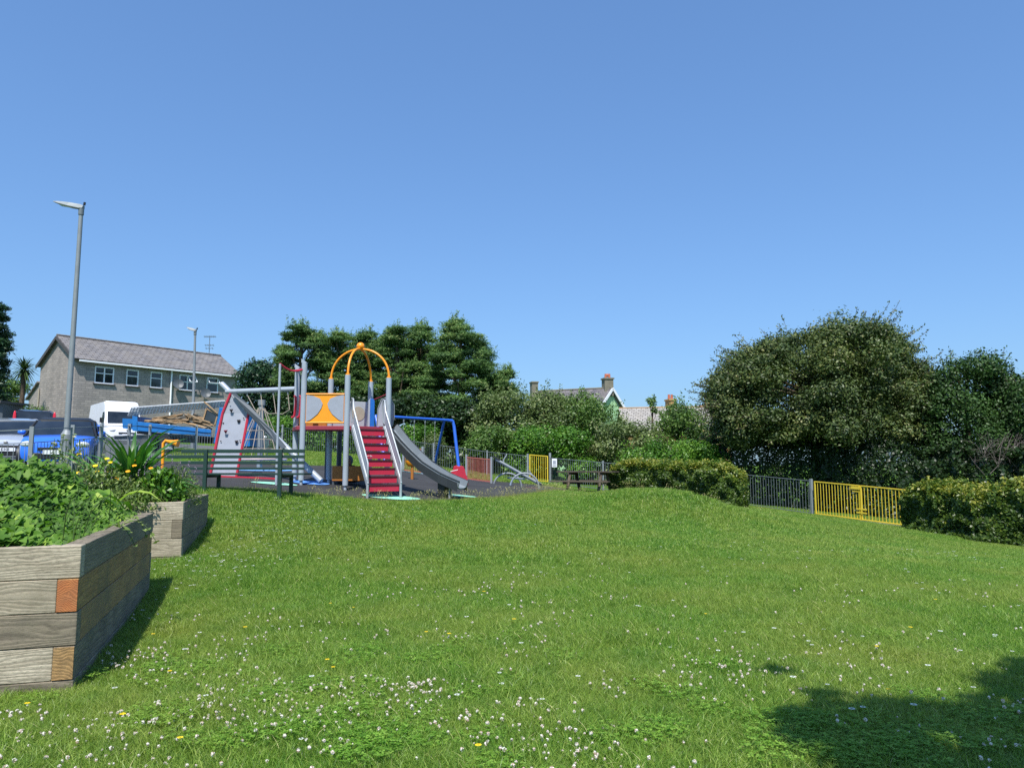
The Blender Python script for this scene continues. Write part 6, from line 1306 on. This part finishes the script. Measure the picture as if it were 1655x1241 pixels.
# hedges as boxes of leaves
def hedge(name, label, a, b, depth, z_top_a, z_top_b, n, mat, seed, L=.095, Wd=.06, rough=.24, top_yellow=True):
    "a,b ground points of the front edge"
    r = np.random.default_rng(seed); a = Vector(a); b = Vector(b); d = b-a; ux_ = Vector((d.x, d.y, 0)); Lh_ = ux_.length; ux_.normalize(); back_n = Vector((-ux_.y, ux_.x, 0))
    if back_n.y < 0: back_n = -back_n
    t = thing(name, label, 'hedge', tuple(a)); h_ = max(z_top_a-a.z, .8); A1, A2, A3 = Lh_*h_, Lh_*depth, depth*h_
    P, N = [], []; k = r.uniform(0, A1+A2+2*A3, n); s = r.uniform(0, 1, n); w = r.uniform(0, 1, n); dd = np.abs(r.normal(0, .07, n)); h = r.uniform(0, 1, n)
    X = s*Lh_; Yb = np.where(k < A1, dd, np.where(k < A1+A2, w*depth, w*depth)); Hh = np.where(k < A1, h, np.where(k < A1+A2, 1, h)); Xe = np.where(k > A1+A2, np.where(k > A1+A2+A3, Lh_-dd, dd), X)
    gx0 = a.x+ux_.x*Xe+back_n.x*Yb; gy0 = a.y+ux_.y*Xe+back_n.y*Yb; zg_ = gzv(gx0, gy0); zt_ = z_top_a+(z_top_b-z_top_a)*Xe/Lh_
    rnd = np.clip(np.minimum(Xe, Lh_-Xe)/.8, 0, 1); zt_ = zt_-.34*(1-rnd)**2.2-.10*np.where((k >= A1) & (k < A1+A2), np.clip(1-Yb/.3, 0, 1)**2, 0)
    bulge = rough*(vnoise(Xe+30, Hh*1.6+3, .28, seed)+vnoise(Xe+30, Yb*2+9, .8, seed+1)-1); zz = zg_+.03+(zt_-zg_)*Hh+bulge*np.where(k >= A1, 1, Hh**2)-np.where((k >= A1) & (k < A1+A2), dd, 0)+np.abs(r.normal(0, .07, n))*(Hh > .95)
    off = np.where(k < A1, -bulge*1.6-.10*(Hh < .10)+.16*np.clip((Hh-.7)/.3, 0, 1)**2, 0)
    P = np.column_stack([gx0+back_n.x*off, gy0+back_n.y*off, zz]); front = np.array([-back_n.x, -back_n.y, .35]); N = np.where((k < A1)[:, None], front, np.where((k < A1+A2)[:, None], np.array([0, 0, 1.]), np.array([ux_.x, ux_.y, .3])))
    v, f = leaf_geo(P, N, L*r.uniform(.6, 1.3, n), Wd*r.uniform(.6, 1.3, n), r, bias=.8)
    hh = (zz-zg_)/(zt_-zg_); y = np.clip((hh-.62)/.38, 0, 1)*.20*(1+2.2*vnoise(Xe+11, zz+3, .16, seed+5)) if top_yellow else 0; var = np.clip(.28+y+r.normal(0, .15, n)+.25*(vnoise(Xe+7, zz+5, .3, seed+2)-.5)+(r.uniform(0, 1, n) < .06)*.3, 0, 1)
    npmesh('foliage', v, f, mat, t, var)
    m = MB()
    for q in range(int(Lh_/.12)): x = q*.12; p = a+ux_*x+back_n*(depth*.5+r.normal(0, .08)); g_ = gz(p.x, p.y); zt1 = z_top_a+(z_top_b-z_top_a)*x/Lh_-.15; m.tube([(p.x, p.y, g_-.05), (p.x+r.normal(0, .1), p.y+r.normal(0, .1), zt1)], .012, 4, cap=False)
    m.build('stems', 'bark', t); return t
ha, hb = gp(986, 27.6), gp(1197, 25.2)
hedge('clipped_beech_hedge', 'clipped yellow topped hedge behind the grassy mound', ha, hb, 1.2, V(990, 744, 27.8).z, V(1195, 755, 25.4).z, 36000, 'l_hedge', 201)
ha, hb = gp(1456, 21.6), gp(1580, 18.7)
hedge('clipped_beech_hedge', 'clipped yellow topped hedge right of the double yellow gate', ha, hb, 1.1, V(1460, 782, 21.8).z, V(1580, 797, 19.0).z, 28000, 'l_hedge', 202)
hb2 = gp(1800, 16.6); ha = gp(1576, 18.75)
hedge('clipped_beech_hedge', 'nearest clipped yellow topped hedge, cut by the photo\'s right edge', ha, hb2, 1.1, V(1580, 790, 19.0).z, V(1800, 785, 16.9).z, 32000, 'l_hedge', 203)
def big_hedge(label, pts, depth, n, seed, name='tall_dark_hedge'):
    for i in range(len(pts)-1):
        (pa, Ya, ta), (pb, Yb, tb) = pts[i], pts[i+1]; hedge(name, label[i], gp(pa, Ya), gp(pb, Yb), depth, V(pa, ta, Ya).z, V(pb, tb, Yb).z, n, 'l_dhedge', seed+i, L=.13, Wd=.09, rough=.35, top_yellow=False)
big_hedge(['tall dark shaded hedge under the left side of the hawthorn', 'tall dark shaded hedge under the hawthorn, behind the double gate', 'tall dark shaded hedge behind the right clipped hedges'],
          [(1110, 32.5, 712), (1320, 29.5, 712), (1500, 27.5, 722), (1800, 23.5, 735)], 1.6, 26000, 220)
# far left plants behind the lean-to
tree('mixed_shrub', 'green bushes behind the lean-to at the far left', 'shrub', 55, 22, [(612, 5, 30), (628, -20, 45), (680, -25, 48)], 1.5, 26, .8, 9000, .2, .10, 'l_mid', 130, tr=.08, **dk)
g = gp(31, 53); zt_ = V(29, 597, 53).z; t = thing('cabbage_palm', 'spiky cabbage palm rising behind the lean-to', 'palm', tuple(g)); MB().tube([(g.x, 53, g.z), (g.x, 53, zt_)], [.2, .14], 8).build('trunk', 'bark', t, smooth=True)
r = np.random.default_rng(8); vs, fs, var = [], [], []
for k in range(150):
    d = unit(r.normal(size=3)+[0, 0, .25]); L_ = r.uniform(.9, 1.4); b = unit(np.cross(d, [0, 0, 1.])); c0_ = np.array([g.x, 53, zt_]); w = .045; mid = c0_+d*L_*.55; e = c0_+d*L_+np.array([0, 0, -.22*L_]); i = len(vs)
    vs += [c0_-b*w*.6, c0_+b*w*.6, mid+b*w, mid-b*w, e+b*.005, e-b*.005]; fs += [(i, i+1, i+2, i+3), (i+3, i+2, i+4, i+5)]; v_ = r.uniform(0, 1); var += [v_, v_]
npmesh('fronds', np.array(vs), fs, 'l_palm', t, var)
tree('mixed_shrub', 'bushes beside the road at the left, behind the roadside fence', 'shrub', 45, 60, [(655, 45, 70), (665, 40, 72), (690, 40, 75)], .6, 8, .4, 1500, .14, .07, 'l_mid', 131, tr=0, **dk)
# the tree behind the photographer whose crown shades the grass at the lower right
g = Vector((4.6, -1.6, 0)); t = thing('shade_tree', 'tree behind the photographer casting the shadow on the lower right grass', 'tree', tuple(g)); r = np.random.default_rng(77); cl = []
k_ = math.tan(SUN_EL); off = Vector((SUN_DIR.x, SUN_DIR.y))/k_
for (px, py, rr) in ((1450, 1190, .55), (1560, 1180, .6), (1650, 1190, .6), (1500, 1150, .3), (1600, 1135, .38), (1380, 1150, .24), (1340, 1130, .18), (1305, 1112, .13), (1245, 1075, .13), (1265, 1147, .15), (1310, 1155, .2), (1640, 1075, .22), (1620, 1062, .14), (1700, 1100, .5), (1590, 1225, .6), (1700, 1220, .6), (1400, 1225, .30), (1350, 1205, .15), (1560, 1118, .16), (1480, 1235, .4)):
    s = (py-750)/F; Yg = H*cp/s*1.0; u = (px-CX)/F; xg = u*Yg; 
    for q in range(1 if rr < .35 else 11):
        h = r.uniform(4.2, 5.6); a_ = r.uniform(0, 6.28); s_ = 0 if rr < .35 else rr*math.sqrt(r.uniform(0, 1.1)); r2 = rr if rr < .35 else r.uniform(.14, .26); cl.append((np.array([xg+s_*math.cos(a_)+off.x*h, Yg+s_*math.sin(a_)+off.y*h, h]), np.array([r2, r2, r2*.6])))
crown_mesh('crown', t, cl, 15000, .10, .07, 'l_mid', r, shell=.0)
trunk(t, tuple(g), (3.4, -.6, 5.2), .2, 'bark', r, cl, 40, .2)
